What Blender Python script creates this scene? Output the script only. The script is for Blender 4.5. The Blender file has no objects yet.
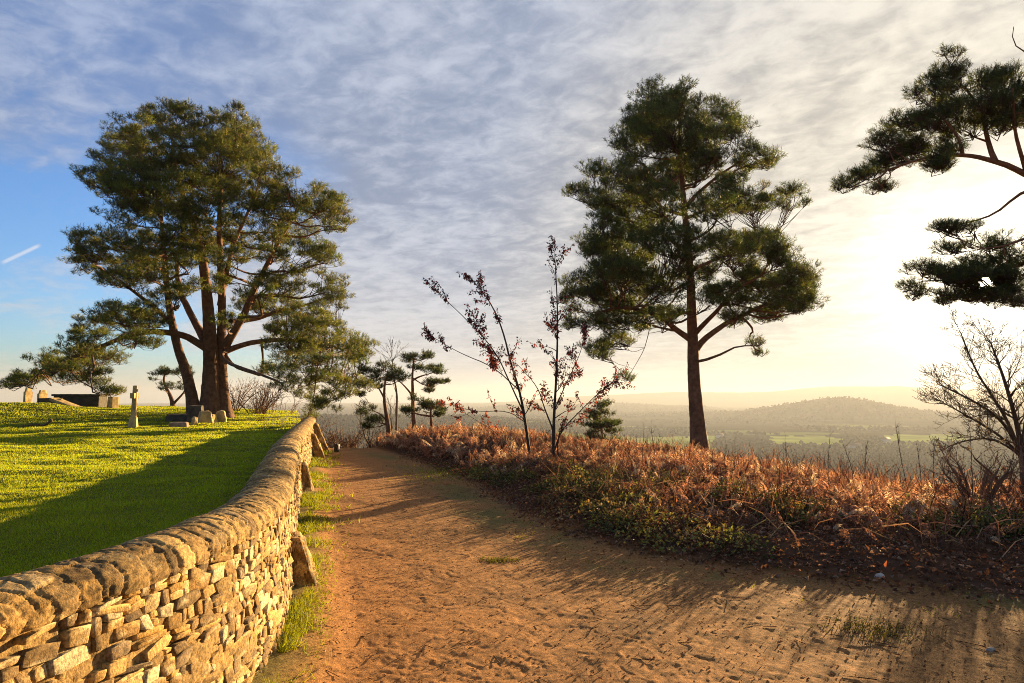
import bpy, math
import numpy as np
from math import radians as R

# ------------------------------------------------------------------ camera, sky, sun, exposure
sc = bpy.context.scene
C = sc.collection
W_, H_, F_ = 1024, 683, 683.0
EYE = 1.6
PITCH = math.atan(54.5 / F_)
SUN_AZ, SUN_EL = R(35.0), R(7.9)
EXPO = 2.2
SUN_STR = 4.8
SKY_STR = 0.055

cam_d = bpy.data.cameras.new('camera')
cam_d.sensor_width = 36.0
cam_d.lens = F_ / W_ * 36.0
cam_d.clip_start, cam_d.clip_end = 0.05, 60000
cam = bpy.data.objects.new('camera', cam_d)
cam.location = (0, 0, EYE)
cam.rotation_euler = (math.pi / 2 + PITCH, 0, 0)
C.objects.link(cam)
sc.camera = cam

vs = sc.view_settings
vs.view_transform = 'Standard'
vs.look = 'None'
vs.gamma = 1
vs.exposure = EXPO
vs.use_curve_mapping = False

SDIR = np.array([math.sin(SUN_AZ) * math.cos(SUN_EL), math.cos(SUN_AZ) * math.cos(SUN_EL), math.sin(SUN_EL)])


class NT:
    """small node-tree helper"""
    def __init__(s, tree):
        s.t = tree

    def n(s, typ, inputs=None, **kw):
        nd = s.t.nodes.new(typ)
        for k, v in kw.items():
            setattr(nd, k, v)
        for k, v in (inputs or {}).items():
            sock = nd.inputs[k]
            if isinstance(v, bpy.types.NodeSocket):
                s.t.links.new(v, sock)
            else:
                sock.default_value = v
        return nd

    def m(s, op, a, b=0.0, c=0.0, clamp=False):
        nd = s.n('ShaderNodeMath', {0: a, 1: b, 2: c}, operation=op)
        nd.use_clamp = clamp
        return nd.outputs[0]

    def v(s, op, a, b=(0, 0, 0)):
        nd = s.n('ShaderNodeVectorMath', {0: a, 1: b}, operation=op)
        return nd.outputs['Value'] if op in ('DOT_PRODUCT', 'LENGTH') else nd.outputs[0]

    def ss(s, x, lo, hi, a=0.0, b=1.0):
        nd = s.n('ShaderNodeMapRange', {0: x, 1: lo, 2: hi, 3: a, 4: b}, interpolation_type='SMOOTHSTEP')
        return nd.outputs[0]

    def mix(s, f, a, b, mode='MIX'):
        nd = s.n('ShaderNodeMix', data_type='RGBA', blend_type=mode)
        for i, v in ((0, f), (6, a), (7, b)):
            if isinstance(v, bpy.types.NodeSocket):
                s.t.links.new(v, nd.inputs[i])
            else:
                nd.inputs[i].default_value = v if i == 0 else tuple(v)[:3] + (1,)
        return nd.outputs[2]

    def noise(s, vec, scale, detail=4, rough=0.55, dist=0.0):
        nd = s.n('ShaderNodeTexNoise', {'Scale': scale, 'Detail': detail, 'Roughness': rough, 'Distortion': dist})
        if vec is not None:
            s.t.links.new(vec, nd.inputs['Vector'])
        return nd.outputs['Fac']


def ray(px, py):
    """direction of the photograph's view at a pixel, y component scaled to 1"""
    x, y = (px - W_ / 2) / F_, (H_ / 2 - py) / F_
    c, s_ = math.cos(PITCH), math.sin(PITCH)
    d = np.array([x, c - y * s_, y * c + s_])
    return d / d[1]


def at(px, py, depth):
    return np.array([0, 0, EYE]) + ray(px, py) * depth


world = bpy.data.worlds.new('World')
sc.world = world
world.use_nodes = True
wt = NT(world.node_tree)
world.node_tree.nodes.clear()
out = wt.n('ShaderNodeOutputWorld')
sky = wt.n('ShaderNodeTexSky', sky_type='NISHITA', sun_disc=False, sun_elevation=SUN_EL, sun_rotation=SUN_AZ,
           altitude=150, air_density=1.0, dust_density=0.6, ozone_density=2.0)
dvec = wt.n('ShaderNodeTexCoord').outputs['Generated']
sep = wt.n('ShaderNodeSeparateXYZ', {0: dvec})
dx, dy, dz = sep.outputs
K = 2.0 ** -EXPO
sdot = wt.m('MAXIMUM', wt.v('DOT_PRODUCT', dvec, tuple(SDIR)), 0.0)
zz = wt.m('ADD', wt.m('MAXIMUM', dz, 0.0), 0.14)
pl = wt.n('ShaderNodeCombineXYZ', {0: wt.m('DIVIDE', dx, zz), 1: wt.m('DIVIDE', dy, zz), 2: 0.0}).outputs[0]
def bands(ang, along, cross):
    a = wt.v('DOT_PRODUCT', pl, (math.sin(R(ang)) * along, math.cos(R(ang)) * along, 0))
    b = wt.v('DOT_PRODUCT', pl, (math.cos(R(ang)) * cross, -math.sin(R(ang)) * cross, 0))
    return wt.n('ShaderNodeCombineXYZ', {0: a, 1: b, 2: 0.0}).outputs[0]


plr = bands(-62, 0.60, 1.0)
pls = bands(-58, 0.85, 1.0)
nbig = wt.noise(plr, 1.0, 6, 0.52, 0.25)
nrip = wt.noise(pls, 8.0, 5, 0.55, 0.5)
nfin = wt.noise(pls, 19.0, 4, 0.6, 0.5)
tex = wt.m('ADD', wt.m('MULTIPLY', nbig, 0.44), wt.m('ADD', wt.m('MULTIPLY', nrip, 0.37), wt.m('MULTIPLY', nfin, 0.19)))
texs = wt.ss(tex, 0.39, 0.62)
az = wt.m('ARCTAN2', dx, dy)
# tone of the cloud sheet: lavender grey away from the sun, cream round the sun and along the horizon
near = wt.ss(sdot, 0.76, 1.0)
lav_d, lav_l = (0.27, 0.34, 0.49), (0.58, 0.63, 0.75)
crm_d, crm_l = (0.50, 0.47, 0.43), (0.98, 0.90, 0.75)
dark = wt.mix(near, lav_d, crm_d)
lite = wt.mix(near, lav_l, crm_l)
cloud = wt.mix(texs, dark, lite)
hz = wt.m('POWER', wt.m('SUBTRACT', 1.0, wt.m('MAXIMUM', dz, 0.0), clamp=True), 9.0)
cloud = wt.mix(wt.m('MULTIPLY', hz, 0.8), cloud, (0.90, 0.84, 0.70))
# the open blue low on the left
cover_az = wt.ss(wt.m('ADD', az, wt.m('MULTIPLY', wt.m('SUBTRACT', nbig, 0.5), 0.9)), R(-37), R(-19))
cover_el = wt.ss(wt.m('ADD', dz, wt.m('MULTIPLY', wt.m('SUBTRACT', nbig, 0.5), 0.45)), 0.14, 0.36)
cover = wt.m('MAXIMUM', cover_az, cover_el)
wisp = wt.m('MULTIPLY', wt.ss(wt.noise(wt.n('ShaderNodeMapping', {'Vector': pl, 'Scale': (0.9, 2.4, 1)}).outputs[0], 1.7, 5, 0.6), 0.56, 0.70), 0.55)
cover = wt.m('MAXIMUM', cover, wisp)
cover = wt.m('MAXIMUM', cover, wt.m('MULTIPLY', wt.ss(dz, 0.085, 0.0), 0.9))
cover = wt.m('SUBTRACT', cover, wt.m('MULTIPLY', wt.m('MULTIPLY', wt.ss(az, R(-12), R(-40)), wt.ss(tex, 0.60, 0.40)), 0.55), clamp=True)
# vapour trail
ta, tb = ray(2, 263), ray(40, 245)
ta, tb = ta / np.linalg.norm(ta), tb / np.linalg.norm(tb)
tn = np.cross(ta, tb); tn /= np.linalg.norm(tn)
tm = (ta + tb) / np.linalg.norm(ta + tb); half = float(np.dot(tm, ta))
trail = wt.m('MULTIPLY', wt.ss(wt.m('ABSOLUTE', wt.v('DOT_PRODUCT', dvec, tuple(tn))), 0.0035, 0.0008),
             wt.ss(wt.v('DOT_PRODUCT', dvec, tuple(tm)), half - 0.0001, half + 0.0001))
cover = wt.m('MAXIMUM', cover, wt.m('MULTIPLY', trail, 0.5))
lft = wt.ss(az, R(-2), R(-36))
cloud = wt.mix(wt.m('MULTIPLY', lft, wt.ss(dz, 0.12, 0.4)), cloud, wt.mix(1.0, cloud, (0.66, 0.76, 0.93), 'MULTIPLY'))
cloud = wt.mix(trail, cloud, (0.95, 0.93, 0.95))
glow = wt.m('ADD', wt.m('MULTIPLY', wt.m('POWER', sdot, 42.0), 0.38), wt.m('MULTIPLY', wt.m('POWER', sdot, 150.0), 1.0))
disc = wt.m('MULTIPLY', wt.ss(sdot, math.cos(R(0.75)), math.cos(R(0.30))), 25.0)
glowc = wt.mix(1.0, (1.0, 0.90, 0.68), wt.n('ShaderNodeCombineColor', {0: wt.m('ADD', glow, disc), 1: wt.m('ADD', glow, disc), 2: wt.m('ADD', glow, disc)}).outputs[0], 'MULTIPLY')
anti = wt.ss(wt.v('DOT_PRODUCT', dvec, tuple(SDIR)), -0.55, 0.45, 0.30, 1.0)      # sky opposite the sun dimmed to cut fill and deepen shadows
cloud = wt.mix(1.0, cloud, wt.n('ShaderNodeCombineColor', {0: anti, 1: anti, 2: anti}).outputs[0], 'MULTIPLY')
cloud = wt.mix(1.0, cloud, glowc, 'ADD')
bg1 = wt.n('ShaderNodeBackground', {'Color': wt.mix(1.0, sky.outputs[0], (0.50, 0.75, 1.15), 'MULTIPLY'), 'Strength': SKY_STR})
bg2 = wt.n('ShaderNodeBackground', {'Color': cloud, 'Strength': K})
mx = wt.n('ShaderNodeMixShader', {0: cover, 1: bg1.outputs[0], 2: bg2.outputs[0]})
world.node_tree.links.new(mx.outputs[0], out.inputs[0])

sun_d = bpy.data.lights.new('sun', 'SUN')
sun_d.energy = SUN_STR
sun_d.angle = R(0.53)
sun_d.color = (1.0, 0.67, 0.31)
sun = bpy.data.objects.new('sun', sun_d)
sun.rotation_euler = (math.pi / 2 - SUN_EL, 0, math.pi - SUN_AZ)
sun.location = tuple(SDIR * 60)
C.objects.link(sun)

cy = sc.cycles
cy.filter_width = 0.95
cy.use_denoising = True
cy.denoising_prefilter = 'NONE'
cy.max_bounces = 6
cy.diffuse_bounces = 3
cy.glossy_bounces = 2
cy.transmission_bounces = 4
cy.volume_bounces = 1
cy.sample_clamp_indirect = 6

# ------------------------------------------------------------------ numeric helpers
rng = np.random.default_rng(7)


def hash2(ix, iy, seed):
    a = ix.astype(np.int64).astype(np.uint32) * np.uint32(374761393) + iy.astype(np.int64).astype(np.uint32) * np.uint32(668265263) + np.uint32((seed * 2246822519 + 3266489917) & 0xffffffff)
    a = (a ^ (a >> np.uint32(13))) * np.uint32(1274126177)
    a = (a ^ (a >> np.uint32(16))) * np.uint32(2246822519)
    a = a ^ (a >> np.uint32(15))
    return a.astype(np.float64) / 4294967295.0


def vnoise(x, y, seed=0):
    x = np.asarray(x, float); y = np.asarray(y, float)
    ix, iy = np.floor(x), np.floor(y)
    fx, fy = x - ix, y - iy
    fx = fx * fx * fx * (fx * (fx * 6 - 15) + 10); fy = fy * fy * fy * (fy * (fy * 6 - 15) + 10)
    a, b = hash2(ix, iy, seed), hash2(ix + 1, iy, seed)
    c, d = hash2(ix, iy + 1, seed), hash2(ix + 1, iy + 1, seed)
    return (a + (b - a) * fx) * (1 - fy) + (c + (d - c) * fx) * fy


def fbm(x, y, seed=0, octv=4, gain=0.5):
    s = 0; a = 1; t = 0
    ca, sa = math.cos(0.6), math.sin(0.6)
    for i in range(octv):
        s = s + a * (vnoise(x, y, seed + i * 17) - 0.5); t += a
        x, y = (x * ca - y * sa) * 2.03 + 7.3, (x * sa + y * ca) * 2.03 - 3.1
        a *= gain
    return s / t * 2


def voronoi(x, y, seed=0, jit=0.9):
    ix, iy = np.floor(x), np.floor(y)
    f1 = np.full(x.shape, 9.0); f2 = np.full(x.shape, 9.0)
    cid = np.zeros(x.shape); ox = np.zeros(x.shape); oy = np.zeros(x.shape)
    for i in (-1, 0, 1):
        for j in (-1, 0, 1):
            cx, cy_ = ix + i, iy + j
            px = cx + 0.5 + (hash2(cx, cy_, seed) - 0.5) * jit
            py = cy_ + 0.5 + (hash2(cx, cy_, seed + 1) - 0.5) * jit
            d = np.hypot(x - px, y - py)
            n = d < f1
            f2 = np.where(n, f1, np.minimum(f2, d))
            cid = np.where(n, hash2(cx, cy_, seed + 2), cid)
            ox = np.where(n, x - px, ox); oy = np.where(n, y - py, oy)
            f1 = np.where(n, d, f1)
    return f1, f2, cid, ox, oy


def sst(x, a, b):
    t = np.clip((np.asarray(x, float) - a) / (b - a), 0, 1)
    return t * t * (3 - 2 * t)


def smooth_poly(pts, it=3):
    p = np.array(pts, float)
    for _ in range(it):
        q = np.empty((2 * len(p) - 2, p.shape[1]))
        q[0::2] = p[:-1] * 0.75 + p[1:] * 0.25
        q[1::2] = p[:-1] * 0.25 + p[1:] * 0.75
        p = np.vstack([p[:1], q, p[-1:]])
    return p


class Acc:
    """collects vertex / face / colour arrays for ONE mesh"""
    def __init__(s):
        s.v = []; s.t = []; s.q = []; s.c = []; s.n = 0

    def add(s, v, t=None, q=None, c=(1, 1, 1)):
        v = np.asarray(v, float).reshape(-1, 3)
        if t is not None and len(t):
            s.t.append(np.asarray(t, np.int64).reshape(-1, 3) + s.n)
        if q is not None and len(q):
            s.q.append(np.asarray(q, np.int64).reshape(-1, 4) + s.n)
        c = np.asarray(c, float)
        s.c.append(np.broadcast_to(c, (len(v), 3)) if c.ndim == 1 else c)
        s.v.append(v); s.n += len(v)

    def mesh(s, name, origin=(0, 0, 0), smooth=True):
        v = np.concatenate(s.v) - np.asarray(origin, float)
        c = np.concatenate(s.c)
        t = np.concatenate(s.t) if s.t else np.zeros((0, 3), np.int64)
        q = np.concatenate(s.q) if s.q else np.zeros((0, 4), np.int64)
        me = bpy.data.meshes.new(name)
        me.vertices.add(len(v)); me.vertices.foreach_set('co', v.astype(np.float32).ravel())
        nl = t.size + q.size
        me.loops.add(nl)
        me.loops.foreach_set('vertex_index', np.concatenate([t.ravel(), q.ravel()]).astype(np.int32))
        npoly = len(t) + len(q)
        me.polygons.add(npoly)
        st = np.concatenate([np.arange(len(t)) * 3, t.size + np.arange(len(q)) * 4]).astype(np.int32)
        me.polygons.foreach_set('loop_start', st)
        if smooth:
            me.polygons.foreach_set('use_smooth', np.ones(npoly, bool))
        me.update(calc_edges=True)
        a = me.color_attributes.new('Col', 'FLOAT_COLOR', 'POINT')
        a.data.foreach_set('color', np.column_stack([c, np.ones(len(c))]).astype(np.float32).ravel())
        me.validate()
        return me


def obj(name, acc, mat, parent=None, label=None, smooth=True):
    org = parent['_o'] if parent is not None and '_o' in parent else (0, 0, 0)
    me = acc.mesh(name, org, smooth)
    me.materials.append(mat)
    o = bpy.data.objects.new(name, me)
    C.objects.link(o)
    if parent is not None:
        o.parent = parent
        if '_o' in parent:
            o['_o'] = list(parent['_o'])
    if label:
        o['label'] = label
    return o


def thing(name, label, cat, loc, group=None):
    o = bpy.data.objects.new(name, None)
    o.empty_display_size = 0.2
    C.objects.link(o)
    o.location = tuple(float(a) for a in loc)
    o['_o'] = [float(a) for a in loc]
    o['label'] = label; o['category'] = cat
    if group:
        o['group'] = group
    return o


def tag(o, label, cat, group=None, kind=None):
    o['label'] = label; o['category'] = cat
    if group:
        o['group'] = group
    if kind:
        o['kind'] = kind
    return o


def struct(name, acc, mat, label, cat, smooth=True):
    o = obj(name, acc, mat, None, None, smooth)
    o['kind'] = 'structure'; o['label'] = label; o['category'] = cat
    return o


def tube(acc, pts, rad, k=8, c=(1, 1, 1), rough=0.0, seed=0, cap=True, rscale=3.0):
    p = np.asarray(pts, float); n = len(p)
    r = np.asarray(rad, float) * np.ones(n)
    tg = np.gradient(p, axis=0); tg /= np.linalg.norm(tg, axis=1)[:, None] + 1e-9
    up = np.array([1.0, 0.1, 0]) if abs(tg[0][0]) < 0.8 else np.array([0, 1.0, 0.1])
    V = np.empty((n, k, 3)); ang = np.arange(k) / k * 2 * np.pi
    for i in range(n):
        a = up - tg[i] * np.dot(up, tg[i]); a /= np.linalg.norm(a); up = a
        b = np.cross(tg[i], a)
        rr = np.full(k, r[i])
        V[i] = p[i] + (np.cos(ang)[:, None] * a + np.sin(ang)[:, None] * b) * rr[:, None]
    if rough:
        s_ = np.concatenate([[0], np.cumsum(np.linalg.norm(np.diff(p, axis=0), axis=1))])
        A, S = np.meshgrid(ang, s_)
        nz = fbm(np.cos(A) * 2 + 9 + S * 0.3, np.sin(A) * 2 + S * rscale * 0.35, seed, 3) + 0.6 * fbm(np.cos(A) * 5 + 3, np.sin(A) * 5 + S * rscale, seed + 5, 3)
        V += (V - p[:, None, :]) * (nz * rough)[:, :, None]
    q = []
    I = np.arange(n * k).reshape(n, k); J = np.roll(I, -1, axis=1)
    q = np.stack([I[:-1], J[:-1], J[1:], I[1:]], -1).reshape(-1, 4)
    v = V.reshape(-1, 3); t = None
    if cap:
        v = np.vstack([v, p[-1] + tg[-1] * r[-1] * 0.5])
        t = np.stack([I[-1], J[-1], np.full(k, n * k)], -1)
    c = np.asarray(c, float)
    if c.ndim == 2:
        c = np.repeat(c, k, axis=0)
        if cap:
            c = np.vstack([c, c[-1]])
    acc.add(v, t, q, c)


def segs(acc, P0, P1, r0, r1, k=3, c=(1, 1, 1)):
    """many tapered twigs at once"""
    P0 = np.asarray(P0, float); P1 = np.asarray(P1, float); n = len(P0)
    if n == 0:
        return
    r0 = np.asarray(r0, float) * np.ones(n); r1 = np.asarray(r1, float) * np.ones(n)
    d = P1 - P0; d /= np.linalg.norm(d, axis=1)[:, None] + 1e-9
    ref = np.where((np.abs(d[:, 2]) < 0.9)[:, None], np.array([0, 0, 1.0]), np.array([1.0, 0, 0]))
    a = np.cross(d, ref); a /= np.linalg.norm(a, axis=1)[:, None]
    b = np.cross(d, a)
    ang = np.arange(k) / k * 2 * np.pi
    off = np.cos(ang)[None, :, None] * a[:, None, :] + np.sin(ang)[None, :, None] * b[:, None, :]
    V = np.concatenate([P0[:, None] + off * r0[:, None, None], P1[:, None] + off * r1[:, None, None]], 1)
    base = np.arange(n)[:, None] * (2 * k)
    i = np.arange(k); j = (i + 1) % k
    q = np.stack([base + i, base + j, base + k + j, base + k + i], -1).reshape(-1, 4)
    c = np.asarray(c, float)
    if c.ndim == 2:
        c = np.repeat(c, 2 * k, axis=0)
    acc.add(V.reshape(-1, 3), None, q, c)


def unit(v):
    return v / (np.linalg.norm(v, axis=-1, keepdims=True) + 1e-9)


def rdir(n, g):
    return unit(g.normal(size=(n, 3)))


def blades(acc, P, D, L, w, c, g, bend=None):
    """single triangles (needles, grass): base P, direction D, length L, width w"""
    n = len(P)
    s = unit(np.cross(D, rdir(n, g)))
    w = np.asarray(w) * np.ones(n); L = np.asarray(L) * np.ones(n)
    V = np.stack([P - s * w[:, None] / 2, P + s * w[:, None] / 2, P + D * L[:, None]], 1)
    acc.add(V.reshape(-1, 3), np.arange(3 * n).reshape(-1, 3), None, np.repeat(c, 3, axis=0) if np.ndim(c) == 2 else c)


def leaves(acc, P, D, N, L, w, c, fold=0.15):
    """diamond leaves folded along the midrib"""
    n = len(P)
    s = unit(np.cross(D, N)); N = unit(np.cross(s, D))
    L = np.asarray(L) * np.ones(n); w = np.asarray(w) * np.ones(n)
    L_, w_ = L[:, None], w[:, None]
    mid = P + D * L_ * 0.45
    V = np.stack([P, mid + s * w_ / 2 + N * w_ * fold, P + D * L_ - N * L_ * fold, mid - s * w_ / 2 + N * w_ * fold], 1)
    b = np.arange(n)[:, None] * 4
    t = np.concatenate([b + [0, 1, 2], b + [0, 2, 3]], 0)
    acc.add(V.reshape(-1, 3), t, None, np.repeat(c, 4, axis=0) if np.ndim(c) == 2 else c)


def vary(col, n, g, amt=0.25, hue=0.08):
    c = np.array(col, float)[None, :] * (1 + amt * g.normal(size=(n, 1))) * (1 + hue * g.normal(size=(n, 3)))
    return np.clip(c, 0.004, 0.95)


# ------------------------------------------------------------------ materials
def new_mat(name):
    m = bpy.data.materials.new(name)
    m.use_nodes = True
    m.node_tree.nodes.clear()
    return m, NT(m.node_tree)


def attr_mat(name, rough=0.8, transl=0.0, nscale=0.0, namt=0.3, bump=0.0, bscale=40, spec=0.3, bdist=0.01, tcol=(1.25, 1.15, 0.6), stretch=None):
    m, t = new_mat(name)
    o = t.n('ShaderNodeOutputMaterial')
    col = t.n('ShaderNodeAttribute', attribute_name='Col').outputs['Color']
    pos = t.n('ShaderNodeNewGeometry').outputs['Position']
    if nscale:
        nz = t.noise(pos, nscale, 6, 0.62)
        f = t.ss(nz, 0.28, 0.72, 1 - namt, 1 + namt)
        col = t.mix(1.0, col, t.n('ShaderNodeCombineColor', {0: f, 1: f, 2: f}).outputs[0], 'MULTIPLY')
    bs = t.n('ShaderNodeBsdfPrincipled', {'Base Color': col, 'Roughness': rough, 'Specular IOR Level': spec})
    if bump:
        vec = pos
        if stretch:
            vec = t.n('ShaderNodeMapping', {'Vector': pos, 'Scale': stretch}).outputs[0]
        bn = t.n('ShaderNodeBump', {'Strength': bump, 'Distance': bdist, 'Height': t.noise(vec, bscale, 8, 0.65)})
        t.t.links.new(bn.outputs[0], bs.inputs['Normal'])
    sh = bs.outputs[0]
    if transl:
        tc = t.mix(1.0, col, tcol, 'MULTIPLY')
        tr = t.n('ShaderNodeBsdfTranslucent', {'Color': tc})
        sh = t.n('ShaderNodeMixShader', {0: transl, 1: sh, 2: tr.outputs[0]}).outputs[0]
    t.t.links.new(sh, o.inputs[0])
    return m


M = {
    'ground': attr_mat('earth', 0.95, 0, 42, 0.42, 0.8, 110, 0.12, 0.012),
    'turf': attr_mat('turf', 0.95, 0, 5, 0.3, 0.5, 60, 0.1, 0.02),
    'far': attr_mat('farland', 0.95, 0, 0.012, 0.3, 0, spec=0.0),
    'grass': attr_mat('grass_blade', 0.6, 0.5, 0, spec=0.3, tcol=(2.0, 1.8, 0.4)),
    'needle': attr_mat('needles', 0.55, 0.36, 0, spec=0.35, tcol=(1.3, 1.2, 0.5)),
    'leaf': attr_mat('leaf', 0.7, 0.35, 0, spec=0.2, tcol=(1.3, 1.1, 0.6)),
    'dead': attr_mat('dead_frond', 0.8, 0.45, 0, spec=0.2, tcol=(1.25, 1.1, 0.95)),
    'bark': attr_mat('pine_bark', 0.9, 0, 7, 0.4, 0.9, 26, 0.2, 0.03, stretch=(1, 1, 0.35)),
    'twig': attr_mat('twig_bark', 0.85, 0, 0, spec=0.2),
    'stone': attr_mat('rubble_stone', 0.92, 0, 70, 0.55, 0.8, 160, 0.2, 0.006),
    'grave': attr_mat('grave_stone', 0.9, 0, 6, 0.35, 0.5, 60, 0.2, 0.01),
    'paint': attr_mat('weathered_render', 0.8, 0, 0),
}

# ------------------------------------------------------------------ the lie of the land
WALL = smooth_poly([(-4.2, -5), (-3.1, -1.5), (-2.25, 0.8), (-1.95, 1.6), (-1.78, 2.35), (-1.68, 2.75), (-1.61, 3.2), (-1.60, 3.8),
                    (-1.68, 4.5), (-1.96, 5.6), (-2.63, 7.8), (-3.72, 11.5), (-5.4, 18), (-6.35, 21.6)], 3)
EDGE = smooth_poly([(40, -3), (20, 0.5), (9, 4.0), (5.6, 5.0), (4.06, 5.4), (3.2, 5.7), (2.53, 6.0), (1.78, 6.47), (1.14, 7.2), (0.36, 8.8),
                    (-0.42, 11.6), (-1.3, 14.8), (-3.0, 18.6), (-4.6, 21.5), (-6.5, 30)], 2)


def xwall(y):
    yy = np.clip(y, WALL[0, 1], None)
    v = np.interp(yy, WALL[:, 1], WALL[:, 0])
    return np.where(y > WALL[-1, 1], WALL[-1, 0] - 0.33 * (y - WALL[-1, 1]), v)


def sdist(x, y, line):
    """distance to the path's right-hand edge, positive on the bank"""
    sh = np.shape(x)
    x = np.ravel(x).astype(float); y = np.ravel(y).astype(float)
    best = np.full(x.shape, 1e9); sg = np.ones(x.shape)
    for a, b in zip(line[:-1], line[1:]):
        d = b - a; L2 = d @ d
        t = np.clip(((x - a[0]) * d[0] + (y - a[1]) * d[1]) / L2, 0, 1)
        ex, ey = x - a[0] - t * d[0], y - a[1] - t * d[1]
        ds = ex * ex + ey * ey
        n = ds < best
        best = np.where(n, ds, best)
        sg = np.where(n, np.where(d[0] * ey - d[1] * ex < 0, 1.0, -1.0), sg)
    return (np.sqrt(best) * sg).reshape(sh)


def drop(s, s0, k, cap):
    e = np.maximum(s - s0, 0)
    lim = cap / (2 * k)
    return np.where(e < lim, k * e * e, k * lim * lim + cap * (e - lim))


def ridge(az, pts):
    p = np.array(pts, float)
    return np.interp(az, np.arctan((p[:, 0] - W_ / 2) / F_), p[:, 1])


def valley(x, y):
    r = np.hypot(x, y); a = np.arctan2(x, np.maximum(y, 1e-6))
    a = np.where(y < 0, np.sign(x) * 1.6, a)
    z = -77 + 7 * fbm(x / 700, y / 700, 31, 4)
    # wooded hill in the middle distance
    cx, cy_ = 1180.0, 2450.0
    u = (x - cx) * 0.9 + (y - cy_) * -0.43; v = (x - cx) * 0.43 + (y - cy_) * 0.9
    z = z + 66 * np.exp(-(np.abs(u + 20) / 265) ** 2 - (v / 420) ** 2) * (1 + 0.12 * fbm(x / 200, y / 200, 5, 3))
    z = z + 17 * np.exp(-((u - 480) / 330) ** 2 - (v / 350) ** 2) + 10 * np.exp(-((u + 520) / 260) ** 2 - (v / 300) ** 2)

    def band(r0, wd, tops, nz, sd):
        py = ridge(a, tops) + nz * fbm(a * 14, a * 0 + sd, sd, 4)
        zt = EYE + (396 - py) / F_ * r0 / np.maximum(np.cos(a), 0.3)
        w = np.exp(-((r - r0) / wd) ** 2)
        return w * (zt + 77)
    z = z + band(6800, 900, [(-400, 402), (200, 404), (420, 407), (560, 398), (640, 394), (760, 392), (830, 388.5), (900, 390), (1000, 393), (1400, 398)], 1.6, 3)
    z = np.maximum(z, -77 + band(4200, 650, [(-400, 412), (300, 412), (430, 409), (560, 404), (640, 403), (700, 405), (760, 416), (840, 420), (950, 414), (1010, 402), (1100, 400), (1500, 404)], 2.0, 8))
    z = np.maximum(z, -77 + band(1500, 420, [(-600, 425), (200, 421), (330, 414), (430, 417), (520, 421), (600, 430), (900, 445), (1500, 430)], 3.0, 12))
    return z


def lawn_z(x, y):
    z = 0.6 + 0.52 * sst(y, 17, 31) * sst(-x, 9, 22)
    z = z + 0.34 * np.exp(-((x + 19.5) / 3.0) ** 2 - ((y - 26.5) / 2.5) ** 2)
    z = z + 0.16 * sst(y, 22, 30) * sst(-x, 6, 10) * (1 - sst(-x, 14, 20))
    z = z + (0.06 * fbm(x / 1.9, y / 1.3, 40, 3) + 0.040 * fbm(x / 0.75, y / 0.55, 41, 3)) * sst(y, 4, 9)
    return z - drop(y, 35, 0.02, 0.3)


def right_z(x, y):
    s = sdist(x, y, EDGE)
    z = 0.05 * fbm(x / 2.6, y / 2.6, 50, 3) * sst(y, 2, 6)
    z = z + 0.10 * sst(s, -0.1, 0.9) + 0.06 * sst(s, 0, 1) * fbm(x / 0.9, y / 0.9, 51, 3)
    z = z - drop(s, 2.6, 0.014, 0.4)
    z = z + 0.13 * np.exp(-((x + 1.3) / 2.2) ** 2 - ((y - 21.0) / 2.4) ** 2) * sst(s, 0, 1.5)
    z = z - drop(y, 20.5 + 2.5 * sst(s, 0, 2), 0.03, 0.35)
    # verge of turf against the wall
    dw = x - xwall(y)
    z = z + 0.07 * (1 - sst(dw, 0.25, 0.75)) * sst(y, 2, 3.5)
    return z, s


def micro(x, y, s):
    """trodden sand: hollows, scuffs and small lumps"""
    p = (1 - sst(s, -0.25, 0.3))
    x, y = x * 0.83 - y * 0.56, x * 0.56 + y * 0.83
    xx, yy = x + 0.16 * fbm(x * 2.6, y * 2.6, 3, 3), y + 0.16 * fbm(x * 2.6 + 40, y * 2.6, 4, 3)
    n1 = fbm(xx / 0.34, yy / 0.30, 60, 3)
    n2 = fbm(xx / 0.11, yy / 0.085, 61, 3)
    dent = np.minimum(0, fbm(xx / 0.16, yy / 0.13, 62, 2) + 0.38)
    lump = np.maximum(0, fbm(xx / 0.06, yy / 0.055, 63, 4, 0.65) - 0.36)
    n3 = fbm(xx / 0.075, yy / 0.07, 64, 4, 0.62)
    return p * (0.005 * n1 + 0.0026 * n2 + 0.0052 * n3 + 0.011 * lump)


def terrain(x, y, fine=True):
    x = np.asarray(x, float); y = np.asarray(y, float)
    zr, s = right_z(x, y)
    if fine:
        zr = zr + micro(x, y, s)
    zl = lawn_z(x, y)
    dw = x - xwall(y)
    w = sst(dw, -0.12, 0.12)
    fl = sst(y, 21.8, 25)                       # past the wall's end the lawn slopes to the path
    w = w * (1 - fl) + sst(dw, -3.0, 1.5) * fl
    z = zl * (1 - w) + zr * w
    r = np.hypot(x, y)
    back = sst(-y, 6, 25)
    z = z * (1 - back) + 0.3 * back
    z = np.where(r > 60, np.maximum(z, -200), z)
    zv = valley(x, y)
    far = sst(r, 40, 90)
    zz_ = np.maximum(z, zv)
    return np.where(r < 40, z, zz_ * far + z * (1 - far)), s, dw


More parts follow.
